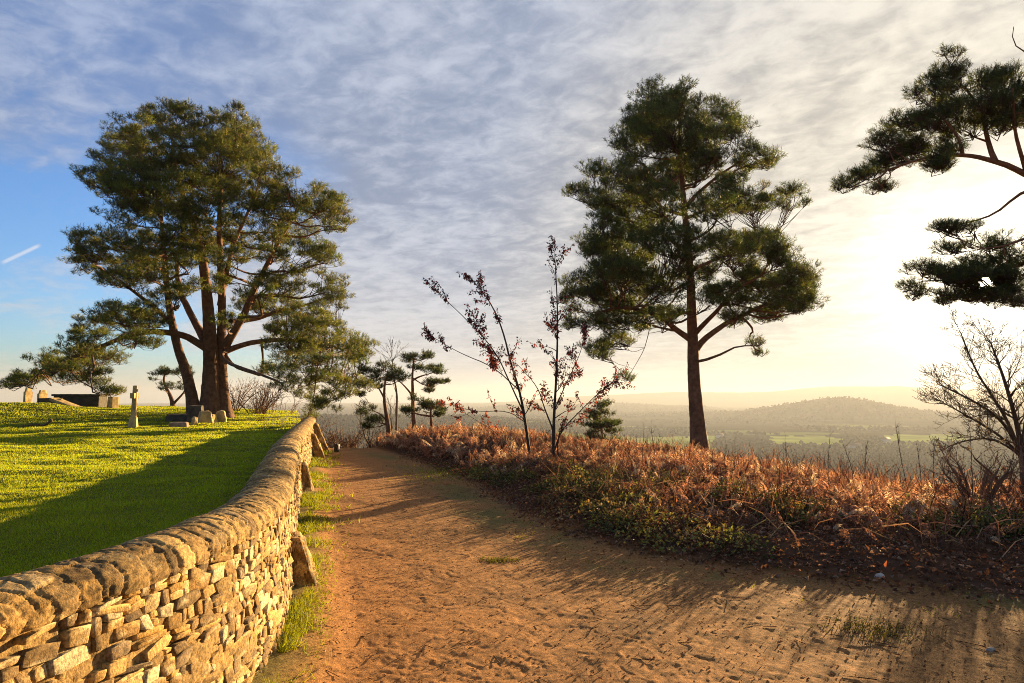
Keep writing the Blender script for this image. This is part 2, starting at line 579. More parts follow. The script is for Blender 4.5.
# ------------------------------------------------------------------ ground sheets (one polar grid, split into lawn, path and open ground)
def build_ground():
    rr = np.concatenate([[0.0, 0.7, 1.3, 2.0], np.geomspace(2.7, 12, 420), np.geomspace(12.1, 34, 190), np.geomspace(34.5, 8200, 200)])
    th = np.concatenate([np.linspace(-math.pi, R(-44), 50)[:-1], np.linspace(R(-44), R(44), 720), np.linspace(R(44), math.pi, 50)[1:]])
    RR, TH = np.meshgrid(rr, th, indexing='ij')
    X, Y = RR * np.sin(TH), RR * np.cos(TH)
    Z, S, DW = terrain(X, Y)
    nr, nt = X.shape
    V = np.stack([X, Y, Z], -1).reshape(-1, 3)
    x, y, s, dw, r = X.ravel(), Y.ravel(), S.ravel(), DW.ravel(), RR.ravel()
    N = len(x)
    # --- colours of the soil, with weaker sun on the right painted in
    n1 = fbm(x / 0.8, y / 0.8, 70, 4); n2 = fbm(x / 0.15, y / 0.15, 71, 3); n3 = fbm(x / 3.0, y / 3.0, 72, 3)
    sand = np.array([0.365, 0.175, 0.058])[None] * (1 + 0.12 * n1 + 0.28 * n2)[:, None]
    peat_dim = np.array([0.16, 0.085, 0.036])
    wgt = np.clip(sst(n1 + 0.7 * n2 + 0.6 * n3, 0.15, 0.9) * 0.6 + 0.30 * sst(s, -3.2, -0.3) + 0.30 * sst(x, 0.2, 3.2), 0, 0.88)[:, None]  # x ramp paints the right side darker: grass thatch plus weaker sun
    path = sand * (1 - wgt) + peat_dim * wgt
    moss = np.array([0.13, 0.125, 0.035])
    mw = np.exp(-((s + 0.5) / (0.4 + 0.7 * sst(x, 0.5, 3))) ** 2) * sst(n1 + 0.5 * n2 + 0.4 * n3, -0.3, 0.4) * 0.7
    mw = np.maximum(mw, np.exp(-((x + 0.9) / 0.9) ** 2 - ((y - 15.3) / 1.5) ** 2) * 0.9)
    mw = np.maximum(mw, (1 - sst(dw + 0.12 * n1, 0.25, 0.6)) * 0.85)[:, None]
    path = path * (1 - mw) + moss * mw
    litter = np.array([0.085, 0.048, 0.03])[None] * (1 + 0.4 * n2)[:, None]
    lw = sst(s + 0.25 * n1 + 0.15 * n2, -0.15, 0.35)[:, None]
    near = path * (1 - lw) + litter * lw
    scrub = np.array([0.10, 0.075, 0.04])
    # --- valley: woods, fields, hedges
    f1, f2, cid, _, _ = voronoi(x / 170 + 0.25 * fbm(x / 300, y / 300, 9, 2), y / 130 + 0.25 * fbm(x / 300, y / 300, 19, 2), 80)
    wood = np.array([0.022, 0.021, 0.013]); green = np.array([0.10, 0.13, 0.035]); brown = np.array([0.05, 0.045, 0.026])
    far = np.where(((cid < 0.12) & (r < 2000))[:, None], green, np.where((cid < 0.22)[:, None], brown, wood))
    far = far * (1 + 0.25 * fbm(x / 60, y / 60, 81, 3))[:, None]
    hedge = ((f2 - f1) < 0.09)[:, None]
    far = np.where(hedge, np.array([0.032, 0.034, 0.018]), far)

    def patch(px0, px1, d0, d1):
        px = W_ / 2 + F_ * x / np.maximum(y, 1)
        k = 8 * fbm(x / 40, y / 40, 90, 2)
        return (px + k > px0) & (px + k < px1) & (y + 6 * k > d0) & (y + 6 * k < d1)
    gf = patch(560, 712, 900, 1300) | patch(770, 838, 1090, 1300) | patch(880, 965, 1150, 1350)
    far = np.where(gf[:, None], np.array([0.20, 0.25, 0.055]) * (1 + 0.2 * fbm(x / 50, y / 50, 91, 3))[:, None], far)
    fw = sst(r, 120, 420)[:, None]
    sw = sst(r, 28, 60)[:, None]
    col = near * (1 - sw) + scrub * sw
    col = col * (1 - fw) + far * fw
    # --- turf colour for the lawn
    g1 = fbm(x / 1.3, y / 1.3, 75, 4); g2 = fbm(x / 0.25, y / 0.25, 76, 3)
    turf = np.array([0.11, 0.125, 0.014])[None] * (1 + 0.25 * g1 + 0.3 * g2)[:, None] + np.maximum(g1 - 0.2, 0)[:, None] * np.array([0.09, 0.06, 0.01])
    is_lawn = (dw < 0) & (r < 44) & (y > -10)
    col = np.where(is_lawn[:, None], turf, col)
    I = np.arange(N).reshape(nr, nt)
    q = np.stack([I[:-1, :-1], I[1:, :-1], I[1:, 1:], I[:-1, 1:]], -1).reshape(-1, 4)
    q = q[:, ::-1]
    ctr = np.stack([x, y, s, dw, r], -1)[q].mean(1)
    lawn = (ctr[:, 3] < 0) & (ctr[:, 4] < 40) & (ctr[:, 1] > -8) & (ctr[:, 0] > -60)
    onpath = (~lawn) & (ctr[:, 2] < 0.1) & (ctr[:, 4] < 26) & (ctr[:, 1] > -4) & (ctr[:, 1] < 23)
    for nm, mask, mat, lab, cat in (('lawn', lawn, M['turf'], 'sunlit churchyard lawn of rough green turf behind the stone wall', 'lawn'),
                                    ('path', onpath, M['ground'], 'wide trodden sandy path curving away between wall and bracken', 'path'),
                                    ('ground', ~(lawn | onpath), M['far'], 'hillside dropping beyond the path to a wooded valley with green fields', 'ground')):
        f = q[mask]
        used, inv = np.unique(f, return_inverse=True)
        a = Acc()
        a.add(V[used], None, inv.reshape(-1, 4), col[used])
        struct(nm, a, mat, lab, cat)


build_ground()


def gz(x, y):
    z, _, _ = terrain(np.atleast_1d(np.asarray(x, float)), np.atleast_1d(np.asarray(y, float)), False)
    return z


def ground_at(px, depth):
    x = ray(px, 396)[0] * depth
    return np.array([x, depth, float(gz(x, depth)[0])])


# ------------------------------------------------------------------ haze over the valley
def build_haze():
    a = Acc()
    L = 8500.0; z0, z1 = -140.0, 96.0
    v = [(x, y, z) for z in (z0, z1) for y in (-L, L) for x in (-L, L)]
    a.add(v, None, [(0, 2, 3, 1), (4, 5, 7, 6), (0, 1, 5, 4), (2, 6, 7, 3), (0, 4, 6, 2), (1, 3, 7, 5)])
    m, t = new_mat('valley_haze')
    o = t.n('ShaderNodeOutputMaterial')
    vol = t.n('ShaderNodeVolumePrincipled', {'Color': (0.42, 0.47, 0.56, 1), 'Density': 0.00018, 'Anisotropy': 0.3})
    t.t.links.new(vol.outputs[0], o.inputs['Volume'])
    h = obj('haze', a, m, None, None, False)
    tag(h, 'thin pale haze filling the air over the valley', 'haze', None, 'stuff')


build_haze()

# ------------------------------------------------------------------ stone wall
STONES = [(0.38, 0.25, 0.10), (0.31, 0.20, 0.08), (0.44, 0.31, 0.14), (0.24, 0.17, 0.09), (0.52, 0.41, 0.24), (0.36, 0.23, 0.08), (0.19, 0.14, 0.09), (0.41, 0.29, 0.13)]
STONES = np.array(STONES) * [0.82, 0.76, 0.62]


def stone_field(u, v, seed, su=0.080, sv=0.040, depth=1.0):
    """relief and colour of random rubble laid in mortar"""
    wu = u + 0.014 * fbm(u / 0.09, v / 0.09, seed + 3, 2); wv = v + 0.011 * fbm(u / 0.09, v / 0.09, seed + 4, 2)
    sh = 0.25 * fbm(u / 0.5, v / 0.5, seed + 6, 2)
    f1, f2, cid, ox, oy = voronoi(wu / su + sh, wv / sv - 0.35 * u / su * 0.2, seed, 0.95)
    e = f2 - f1
    body = sst(e, 0.03, 0.085)
    r2 = (cid * 7.31) % 1; r3 = (cid * 13.7) % 1; r4 = (cid * 29.1) % 1
    hgt = body * (0.005 + 0.016 * r2) + body * (ox * (r3 - 0.5) + oy * (r4 - 0.5)) * 0.034
    hole = (r4 < 0.05) * body
    hgt = hgt - hole * 0.022
    gap = (1 - body) * sst(fbm(u / 0.10, v / 0.10, seed + 8, 2), -0.10, 0.3) * 0.036
    hgt = hgt - gap
    hgt = hgt + 0.004 * fbm(u / 0.06, v / 0.05, seed + 9, 3) + 0.0045 * fbm(u / 0.02, v / 0.02, seed + 10, 3)
    col = STONES[(cid * 997).astype(int) % len(STONES)] * (0.55 + 0.85 * r2)[..., None]
    mort = np.array([0.27, 0.165, 0.055]) * (1 + 0.25 * fbm(u / 0.05, v / 0.05, seed + 11, 2))[..., None]
    col = col * body[..., None] + mort * (1 - body)[..., None]
    lich = sst(fbm(u / 0.06, v / 0.06, seed + 12, 3), 0.42, 0.6)[..., None]
    col = col * (1 - lich * 0.75) + np.array([0.50, 0.42, 0.25]) * lich * 0.75
    moss = sst(fbm(u / 0.22, v / 0.16, seed + 13, 4), 0.25, 0.6)[..., None] * 0.5
    col = col * (1 - moss) + np.array([0.16, 0.13, 0.055]) * moss
    return hgt * depth * 0.85, np.clip(col, 0.01, 0.8)


WLEN = np.concatenate([[0], np.cumsum(np.linalg.norm(np.diff(WALL, axis=0), axis=1))])


def wall_frame(u):
    x = np.interp(u, WLEN, WALL[:, 0]); y = np.interp(u, WLEN, WALL[:, 1])
    e = 0.12
    tx = np.interp(u + e, WLEN, WALL[:, 0]) - np.interp(u - e, WLEN, WALL[:, 0])
    ty = np.interp(u + e, WLEN, WALL[:, 1]) - np.interp(u - e, WLEN, WALL[:, 1])
    l = np.hypot(tx, ty)
    return np.stack([x, y], -1), np.stack([ty / l, -tx / l], -1)       # point, normal towards the path


def wall_u(y):
    return float(np.interp(y, WALL[:, 1], WLEN))


def wall_base_z(u):
    p, n = wall_frame(np.atleast_1d(u))
    q = p + n * 0.35
    return gz(q[:, 0], q[:, 1])


def build_wall():
    us = [0.0]
    while us[-1] < WLEN[-1]:
        y = np.interp(us[-1], WLEN, WALL[:, 1])
        us.append(us[-1] + (0.10 if y < 1.2 else max(0.0085, 0.0024 * max(y, 0.5))))
    u = np.array(us[:-1] + [WLEN[-1]])
    P, Nn = wall_frame(u)
    top = 0.95 + 0.018 * fbm(u / 1.1, u * 0, 5, 3)
    base = np.minimum(wall_base_z(u), 0.1) - 0.12
    root = thing('stone_wall', 'low curving rubble stone wall with rounded coping between lawn and path', 'wall', (P[-1][0], P[-1][1], 0))
    # facing: battered, from below ground to the coping's lip
    nv = 108
    lip = top - 0.085
    T = np.linspace(0, 1, nv)
    Uu, Tt = np.meshgrid(u, T, indexing='ij')
    Zf = base[:, None] + (lip - base)[:, None] * Tt + 0.0
    hg = -0.009 + 0.009 * fbm(Uu / 0.10, Zf / 0.07, 300, 3) + 0.004 * fbm(Uu / 0.02, Zf / 0.02, 303, 2)
    hg = hg + 0.020 * sst(fbm(Uu / 0.28, Zf / 0.16, 305, 3), 0.10, 0.5) - 0.022 * sst(fbm(Uu / 0.16, Zf / 0.10, 306, 2), 0.05, 0.4)
    colr = np.array([0.27, 0.175, 0.065]) * (1 + 0.35 * fbm(Uu / 0.05, Zf / 0.05, 308, 3))[..., None]
    colr = np.clip(colr * (1 - 0.45 * sst(fbm(Uu / 0.3, Zf / 0.2, 309, 3), 0.0, 0.5))[..., None], 0.01, 0.8)
    off = 0.205 - 0.06 * Tt + 0.02 * fbm(Uu / 0.6, Zf / 0.4, 320, 2) + hg
    XY = P[:, None, :] + Nn[:, None, :] * off[..., None]
    V = np.concatenate([XY, Zf[..., None]], -1)
    I = np.arange(V.shape[0] * nv).reshape(-1, nv)
    q = np.stack([I[:-1, :-1], I[1:, :-1], I[1:, 1:], I[:-1, 1:]], -1).reshape(-1, 4)
    a = Acc(); a.add(V.reshape(-1, 3), None, q, colr.reshape(-1, 3))
    g = np.random.default_rng(77)
    ul, zl_, ol, cl_, tl = [], [], [], [], []
    nv_ = 0
    v0 = -0.25
    while v0 < 0.98:
        hrow = g.uniform(0.036, 0.075)
        uu = wall_u(0.6) + g.uniform(0, 0.2)
        while uu < WLEN[-1] - 0.1:
            ln = g.uniform(0.04, 0.12) if g.uniform() < 0.75 else g.uniform(0.11, 0.22)
            wob = 0.035 * float(fbm(np.array([uu / 0.55]), np.array([v0 / 0.3]), 320, 2)[0])
            parts = [(0.0, 1.0)] if g.uniform() < 0.72 else [(0.0, 0.5), (0.5, 1.0)]
            for (pa, pb) in parts:
                zb, zt = v0 + wob + hrow * pa, v0 + wob + hrow * pb
                if g.uniform() < 0.05:
                    continue
                cu, cz = uu + ln / 2, (zb + zt) / 2
                hu, hz_ = ln / 2 - 0.002, (zt - zb) / 2 - 0.002
                hz_ *= g.uniform(0.85, 1.12)
                pts_ = []
                for a_, b_ in ((-1, -1), (1, -1), (1, 1), (-1, 1)):
                    ka, kb = g.uniform(0.80, 1.08), g.uniform(0.80, 1.08)
                    if g.uniform() < 0.40:                                   # knocked-off corner
                        c1, c2 = g.uniform(0.45, 0.85), g.uniform(0.4, 0.8)
                        q1, q2 = (a_ * ka, b_ * kb * c1), (a_ * ka * c2, b_ * kb)
                        pts_ += [q1, q2] if a_ * b_ > 0 else [q2, q1]
                    else:
                        pts_.append((a_ * ka, b_ * kb))
                pts_ = np.array(pts_); m = len(pts_)
                du, dz_ = pts_[:, 0] * hu, pts_[:, 1] * hz_
                ro = g.normal() * 0.15
                du, dz_ = du - dz_ * ro, dz_ + du * ro * 0.45
                d = 0.002 + g.uniform(0, 0.014)
                ta_, tb_ = g.normal() * 0.10, g.normal() * 0.16
                ins = 1 - 0.006 / np.maximum(np.hypot(du, dz_), 0.012)
                mid_ = g.uniform(0.35, 0.6)
                rings = [(1.0, -0.045), (1.0, d - 0.004), (ins, d), (ins * mid_, d + 0.0015)]
                for fk, dd in rings:
                    a_, b_ = du * fk, dz_ * fk
                    ul.append(cu + a_); zl_.append(cz + b_)
                    ol.append(dd + (a_ * ta_ + b_ * tb_ if dd > -0.04 else 0) + g.normal(size=m) * (0.0016 if dd > -0.04 else 0))
                ul.append([cu]); zl_.append([cz]); ol.append([d + 0.002 + g.normal() * 0.0015])
                i = np.arange(m); j = (i + 1) % m
                for r_ in range(3):
                    p_, q_ = nv_ + r_ * m, nv_ + (r_ + 1) * m
                    tl.append(np.column_stack([p_ + i, p_ + j, q_ + j])); tl.append(np.column_stack([p_ + i, q_ + j, q_ + i]))
                tl.append(np.column_stack([nv_ + 3 * m + i, nv_ + 3 * m + j, np.full(m, nv_ + 4 * m)]))
                nv_ += 4 * m + 1
                base_c = STONES[int(g.integers(len(STONES)))] * g.uniform(0.6, 1.35)
                if g.uniform() < 0.13:
                    base_c = np.array([0.46, 0.38, 0.22]) * g.uniform(0.8, 1.15)
                cl_.append(np.clip(base_c * (1 + 0.10 * g.normal(size=(4 * m + 1, 1))), 0.02, 0.7))
            uu += ln
        v0 += hrow
    su_, sz_, so_, sc_ = np.concatenate([np.asarray(q_, float) for q_ in ul]), np.concatenate([np.asarray(q_, float) for q_ in zl_]), np.concatenate([np.asarray(q_, float) for q_ in ol]), np.concatenate(cl_)
    tp_ = np.interp(su_, u, lip)
    bs_ = np.interp(su_, u, base)
    so_ = np.where(sz_ > tp_ + 0.012, -0.06, so_)
    sp_, sn_ = wall_frame(su_)
    ff = np.clip((sz_ - bs_) / (tp_ - bs_), 0, 1)
    oo = 0.205 - 0.06 * ff + 0.02 * fbm(su_ / 0.6, sz_ / 0.4, 320, 2) + so_
    xy_ = sp_ + sn_ * oo[:, None]
    lich = sst(fbm(su_ / 0.05, sz_ / 0.05, 331, 3), 0.30, 0.55)[:, None]
    sc_ = sc_ * (1 - 0.6 * lich) + np.array([0.50, 0.43, 0.27]) * 0.6 * lich
    a.add(np.column_stack([xy_, np.minimum(sz_, tp_ + 0.02)]), np.concatenate(tl), None, sc_)
    # the back (lawn) face and the far end
    cs = np.linspace(0, len(u) - 1, 260).astype(int)
    b0, b1 = P[cs] - Nn[cs] * 0.20, P[cs] - Nn[cs] * 0.19
    Vb = np.stack([np.column_stack([b0, np.full(len(cs), 0.2)]), np.column_stack([b1, lip[cs]])], 1)
    Ib = np.arange(len(cs) * 2).reshape(-1, 2)
    a.add(Vb.reshape(-1, 3), None, np.stack([Ib[:-1, 0], Ib[:-1, 1], Ib[1:, 1], Ib[1:, 0]], -1), (0.2, 0.15, 0.09))
    e0, e1 = P[-1] + Nn[-1] * 0.2, P[-1] - Nn[-1] * 0.2
    tv = np.array([-Nn[-1][1], Nn[-1][0]]) * 0.012
    a.add([(*(e0 + tv), -0.6), (*(e1 + tv), -0.6), (*(e1 + tv), top[-1] - 0.03), (*(e0 + tv), top[-1] - 0.03)], None, [(0, 1, 2, 3)], (0.3, 0.22, 0.12))
    obj('facing', a, M['stone'], root, None, False)
    # rounded coping of stones on edge
    na = 64
    A = np.linspace(-0.30, math.pi + 0.30, na)
    Uu, Aa = np.meshgrid(u, A, indexing='ij')
    arc = Aa * 0.19
    h1, c1 = stone_field(Uu, arc, 400, 0.085, 0.21, 0.9)
    h2, c2 = stone_field(Uu, arc, 430, 0.15, 0.13, 0.75)
    mixw = sst(Uu + 0.8 * fbm(Uu / 0.7, arc / 0.4, 440, 2), wall_u(2.6), wall_u(4.6))
    gg = np.random.default_rng(55)
    ed = np.cumsum(gg.uniform(0.045, 0.15, 600)); ed = np.concatenate([[-1.0], ed[ed < WLEN[-1] + 0.5]])
    uw = Uu + 0.040 * fbm(arc / 0.16, Uu / 0.3, 461, 3) + 0.012 * fbm(Uu / 0.04, arc / 0.04, 462, 2)
    ix_ = np.clip(np.searchsorted(ed, uw) - 1, 0, len(ed) - 2)
    lo_, hi_ = ed[ix_], ed[ix_ + 1]
    je = np.minimum(uw - lo_, hi_ - uw)
    ra, rb_, rc = gg.uniform(size=len(ed)), gg.normal(size=len(ed)), gg.normal(size=len(ed))
    jb = sst(je, 0.003, 0.013)
    hcap = jb * (0.010 + 0.020 * ra[ix_] + rb_[ix_] * 0.07 * (uw - (lo_ + hi_) / 2) + rc[ix_] * 0.035 * (arc - 0.28)) - (1 - jb) * 0.014
    hg = 0.33 * hcap + 0.55 * (h2 * (1 - mixw) + h1 * mixw)
    cc = (0.5 * (c2 * (1 - mixw[..., None]) + c1 * mixw[..., None]) + 0.5 * STONES[(ra * 997).astype(int) % len(STONES)][ix_]) * (0.70 + 0.45 * ra[ix_])[..., None]
    cc = cc * (1 - 0.5 * sst(fbm(Uu / 0.05, arc / 0.05, 450, 4), 0.1, 0.5))[..., None]
    hg = hg * 0.85 + 0.004 * fbm(Uu / 0.025, arc / 0.025, 470, 3)
    rx, rz = 0.178 + hg, 0.100 + hg * 0.8
    offx = np.cos(Aa) * rx
    zc = (top - 0.100)[:, None] + np.where(Aa < 0, np.sin(Aa) * 0.10, np.sin(np.clip(Aa, 0, math.pi)) * rz) - np.where(Aa > math.pi, (Aa - math.pi) * 0.4, 0)
    XY = P[:, None, :] + Nn[:, None, :] * offx[..., None]
    V = np.concatenate([XY, zc[..., None]], -1)
    I = np.arange(V.shape[0] * na).reshape(-1, na)
    q = np.stack([I[:-1, :-1], I[1:, :-1], I[1:, 1:], I[:-1, 1:]], -1).reshape(-1, 4)
    a = Acc(); a.add(V.reshape(-1, 3), None, q, cc.reshape(-1, 3))
    obj('coping', a, M['stone'], root, None, False)
    # raking buttresses
    for (yb, foot, htop, wid) in ((5.85, 0.21, 0.42, 0.34), (11.3, 0.20, 0.50, 0.34), (17.2, 0.34, 0.66, 0.30), (19.4, 0.42, 0.84, 0.30)):
        uu = wall_u(yb)
        p, n = wall_frame(np.array([uu])); p, n = p[0], n[0]
        t = np.array([-n[1], n[0]])
        bz = float(gz(*(p + n * 0.5))[0]) - 0.10

        def pt(o, s_, z):
            w_ = p + n * o + t * s_
            return (w_[0], w_[1], z)
        h = wid / 2
        c8 = [pt(0.16, -h, bz), pt(0.22 + foot, -h, bz), pt(0.22 + foot, h, bz), pt(0.16, h, bz),
              pt(0.16, -h * 0.9, htop), pt(0.27, -h * 0.9, htop - 0.02), pt(0.27, h * 0.9, htop - 0.02), pt(0.16, h * 0.9, htop)]
        a = Acc(); hexa(a, c8, 26, stone_seed=int(500 + yb * 7), amp=1.0)
        obj('buttress', a, M['stone'], root)


def hexa(acc, c8, n=10, stone_seed=None, amp=1.0, col=(0.4, 0.35, 0.28), wob=0.01, seed=0, edge=True):
    """six-sided block, faces subdivided and roughened; corners: bottom ring then top ring"""
    c8 = np.array(c8, float)
    mid = c8.mean(0)
    for k, f in enumerate(((0, 1, 5, 4), (1, 2, 6, 5), (2, 3, 7, 6), (3, 0, 4, 7), (4, 5, 6, 7), (3, 2, 1, 0))):
        a, b, c, d = c8[list(f)]
        s_, t_ = np.meshgrid(np.linspace(0, 1, n), np.linspace(0, 1, n), indexing='ij')
        s3, t3 = s_[..., None], t_[..., None]
        V = a * (1 - s3) * (1 - t3) + b * s3 * (1 - t3) + c * s3 * t3 + d * (1 - s3) * t3
        nr = np.cross(b - a, d - a); nr /= np.linalg.norm(nr) + 1e-9
        Lu, Lv = np.linalg.norm(b - a), np.linalg.norm(d - a)
        if stone_seed is not None:
            hg, cl = stone_field(s_ * Lu + k * 3.3, t_ * Lv, stone_seed + k, 0.13, 0.08)
            hg = hg * amp
        else:
            hg = wob * fbm(V[..., 0] * 4 + V[..., 2] * 3, V[..., 1] * 4 - V[..., 2] * 2.5, seed, 4)
            cl = np.array(col) * (1 + 0.25 * fbm(V[..., 0] * 6 + V[..., 2] * 5, V[..., 1] * 6 + V[..., 2] * 3, seed + 2, 4))[..., None]
        # worn arrises: pull the borders towards the middle
        bd = np.minimum(np.minimum(s_, 1 - s_) * Lu, np.minimum(t_, 1 - t_) * Lv)
        hg = hg * sst(bd, 0, 0.03)
        V = V + nr * hg[..., None]
        rim = (1 - sst(bd, -0.001, 0.02))[..., None]
        V = V - unit(V - mid) * rim * 0.008
        I = np.arange(n * n).reshape(n, n)
        q = np.stack([I[:-1, :-1], I[1:, :-1], I[1:, 1:], I[:-1, 1:]], -1).reshape(-1, 4)
        acc.add(V.reshape(-1, 3), None, q, np.clip(cl.reshape(-1, 3), 0.01, 0.8))


build_wall()


def box8(c, sx, sy, sz, rot=0.0, tilt=0.0, taper=1.0, roll=0.0):
    """eight corners of a block standing on point c"""
    out_ = []
    for z, k in ((0, 1.0), (sz, taper)):
        for a, b in ((-1, -1), (1, -1), (1, 1), (-1, 1)):
            x, y, zz_ = a * sx / 2 * k, b * sy / 2 * k, z
            x, zz_ = x * math.cos(roll) + zz_ * math.sin(roll), -x * math.sin(roll) + zz_ * math.cos(roll)
            y, zz_ = y * math.cos(tilt) - zz_ * math.sin(tilt), y * math.sin(tilt) + zz_ * math.cos(tilt)
            out_.append((c[0] + x * math.cos(rot) - y * math.sin(rot), c[1] + x * math.sin(rot) + y * math.cos(rot), c[2] + zz_))
    return out_


# ------------------------------------------------------------------ churchyard stones
SANDST = (0.48, 0.35, 0.16)
DARKST = (0.085, 0.075, 0.06)


def graves():
    # cross, seen nearly edge on
    g = ground_at(134.5, 21.3); g[2] -= 0.05
    r = thing('stone_cross', 'weathered stone cross standing alone on the lawn, one side sunlit', 'grave cross', g)
    rot = R(106)
    a = Acc(); hexa(a, box8(g + [0, 0, 0.30], 0.20, 0.14, 1.03, rot, 0.02, 0.82), 14, None, 1, SANDST, 0.012, 5); obj('shaft', a, M['grave'], r)
    a = Acc(); hexa(a, box8(g + [0, 0, 0.93], 0.60, 0.125, 0.17, rot, 0.0, 1.0), 12, None, 1, SANDST, 0.012, 6); obj('arm', a, M['grave'], r)
    a = Acc(); hexa(a, box8(g, 0.27, 0.24, 0.36, rot, 0.0, 0.8), 10, None, 1, SANDST, 0.02, 7); obj('plinth', a, M['grave'], r)
    # two headstones
    for px, d, h, w_, lab in ((28, 33.5, 0.95, 0.36, 'narrow upright headstone, left of the pair at the lawn edge'),
                              (42.5, 33.5, 0.88, 0.44, 'broader upright headstone, right of the pair beside the toppled slab')):
        g = ground_at(px, d); g[2] -= 0.1
        t = thing('headstone', lab, 'headstone', g, 'headstones on the lawn')
        a = Acc(); hexa(a, box8(g, w_, 0.15, h * 0.82, R(70)), 12, None, 1, SANDST, 0.012, int(px))
        # shouldered top
        hexa(a, box8(g + [0, 0, h * 0.82 - 0.003], w_ * 0.8, 0.145, h * 0.20, R(70), 0, 0.75), 10, None, 1, SANDST, 0.012, int(px) + 1)
        obj('slab', a, M['grave'], t)
        a = Acc(); hexa(a, box8(g + [0, 0, 0.02], w_ * 1.3, 0.26, 0.20, R(70)), 8, None, 1, DARKST, 0.015, int(px) + 2); obj('plinth', a, M['grave'], t)
    # long chest tomb
    g = ground_at(81, 31.5); g[2] -= 0.12
    t = thing('chest_tomb', 'long low dark chest tomb with a flat lid', 'tomb', g)
    a = Acc(); hexa(a, box8(g, 1.95, 0.8, 0.62, R(6)), 16, None, 1, DARKST, 0.012, 21); obj('chest', a, M['grave'], t)
    a = Acc(); hexa(a, box8(g + [0, 0, 0.618], 2.1, 0.92, 0.09, R(6)), 14, None, 1, DARKST, 0.01, 22); obj('lid', a, M['grave'], t)
    g = ground_at(113, 30.6); g[2] -= 0.1
    a = Acc(); hexa(a, box8(g, 0.34, 0.36, 0.62, R(66), 0.05, 0.9), 12, None, 1, SANDST, 0.02, 23)
    tag(obj('stone_block', a, M['grave']), 'sunlit upright block at the right end of the chest tomb', 'stone block')
    # toppled pieces
    g = ground_at(47.5, 29.5); g[2] -= 0.05
    a = Acc(); hexa(a, box8(g, 0.62, 0.4, 0.42, R(10), 0, 0.95), 12, None, 1, DARKST, 0.02, 24)
    tag(obj('stone_block', a, M['grave']), 'squat dark block beside the headstones', 'stone block')
    g = ground_at(66, 28.6); g[2] += 0.02
    a = Acc(); hexa(a, box8(g, 1.35, 0.45, 0.12, R(-14), 0.0, 1.0, R(17)), 14, None, 1, SANDST, 0.015, 25)
    tag(obj('fallen_slab', a, M['grave']), 'tilted fallen slab sloping down to the right in front of the tomb', 'fallen gravestone')
    g = ground_at(58, 28.8); g[2] -= 0.05
    a = Acc(); hexa(a, box8(g, 0.4, 0.35, 0.34, R(25), 0.1, 0.8), 10, None, 1, (0.3, 0.24, 0.16), 0.03, 26)
    tag(obj('boulder', a, M['grave']), 'rough boulder propping the tilted fallen slab', 'boulder')
    # stones round the foot of the big pine
    spec = ((196.5, 24.6, 0.52, 0.42, 0.62, DARKST, 'stone_block', 'dark square pillar stump left of the big pine trunk', 12),
            (205.5, 24.3, 0.50, 0.40, 0.42, SANDST, 'boulder', 'largest sunlit boulder at the foot of the big pine', 40),
            (212.5, 24.5, 0.34, 0.30, 0.30, SANDST, 'boulder', 'sunlit boulder between larger ones under the big pine', 70),
            (221.5, 24.9, 0.40, 0.36, 0.40, SANDST, 'boulder', 'sunlit pointed boulder rightmost at the big pine foot', 15),
            (195.5, 23.4, 0.20, 0.18, 0.24, SANDST, 'boulder', 'tiny upright stone in grass before the dark pillar stump', 55),
            (180, 22.3, 0.62, 0.30, 0.17, (0.27, 0.19, 0.13), 'stone_block', 'low flat reddish stone lying on the grass right of the cross', 8))
    for i, (px, d, sx, sy, sz, cl, nm, lab, rt) in enumerate(spec):
        g = ground_at(px, d); g[2] -= 0.06
        a = Acc()
        hexa(a, box8(g, sx, sy, sz + 0.06, R(rt), 0.06, 0.82 if nm == 'stone_block' else 0.62), 14, None, 1, cl, 0.05 if nm == 'boulder' else 0.02, 60 + i * 3)
        tag(obj(nm, a, M['grave']), lab, 'stone block' if nm == 'stone_block' else 'boulder')
    g = ground_at(184, 25.2); g[2] -= 0.06
    t = thing('ledger_tomb', 'low dark ledger tomb stretching left from the big pine trunk', 'tomb', g)
    a = Acc(); hexa(a, box8(g, 1.05, 0.55, 0.26, R(4)), 12, None, 1, DARKST, 0.012, 90); obj('kerb', a, M['grave'], t)
    a = Acc(); hexa(a, box8(g + [0, 0, 0.257], 0.98, 0.5, 0.07, R(4)), 12, None, 1, DARKST, 0.012, 91); obj('slab', a, M['grave'], t)
    # fallen branch on the grass
    g = ground_at(47, 21.6)
    a = Acc(); b = g + [0, 0, 0.03]
    bp = smooth_poly([b + [-0.75, 0, 0.0], b + [-0.3, 0.05, 0.05], b + [0.0, 0, 0.02], b + [0.22, -0.05, 0.19]], 2)
    tube(a, bp, np.linspace(0.02, 0.05, len(bp)), 7, (0.12, 0.085, 0.05), 0.2)
    tag(obj('fallen_branch', a, M['bark']), 'broken dead branch lying on the sunlit lawn', 'branch')
    # post far down the path
    g = ground_at(337.5, 19.6); g[2] -= 0.03
    t = thing('marker_post', 'short black post with a pale side at the far end of the path', 'post', g)
    a = Acc(); hexa(a, box8(g, 0.11, 0.11, 0.27, R(-12)), 6, None, 1, (0.02, 0.02, 0.02), 0.002, 95); obj('post', a, M['paint'], t)
    a = Acc(); hexa(a, box8(g + [0.068, 0.0, 0.1], 0.03, 0.10, 0.15, R(-12)), 5, None, 1, (0.7, 0.68, 0.64), 0.002, 96); obj('reflector', a, M['paint'], t)


graves()

# ------------------------------------------------------------------ pines
BARK_LO, BARK_HI = np.array([0.145, 0.08, 0.05]), np.array([0.225, 0.108, 0.056])


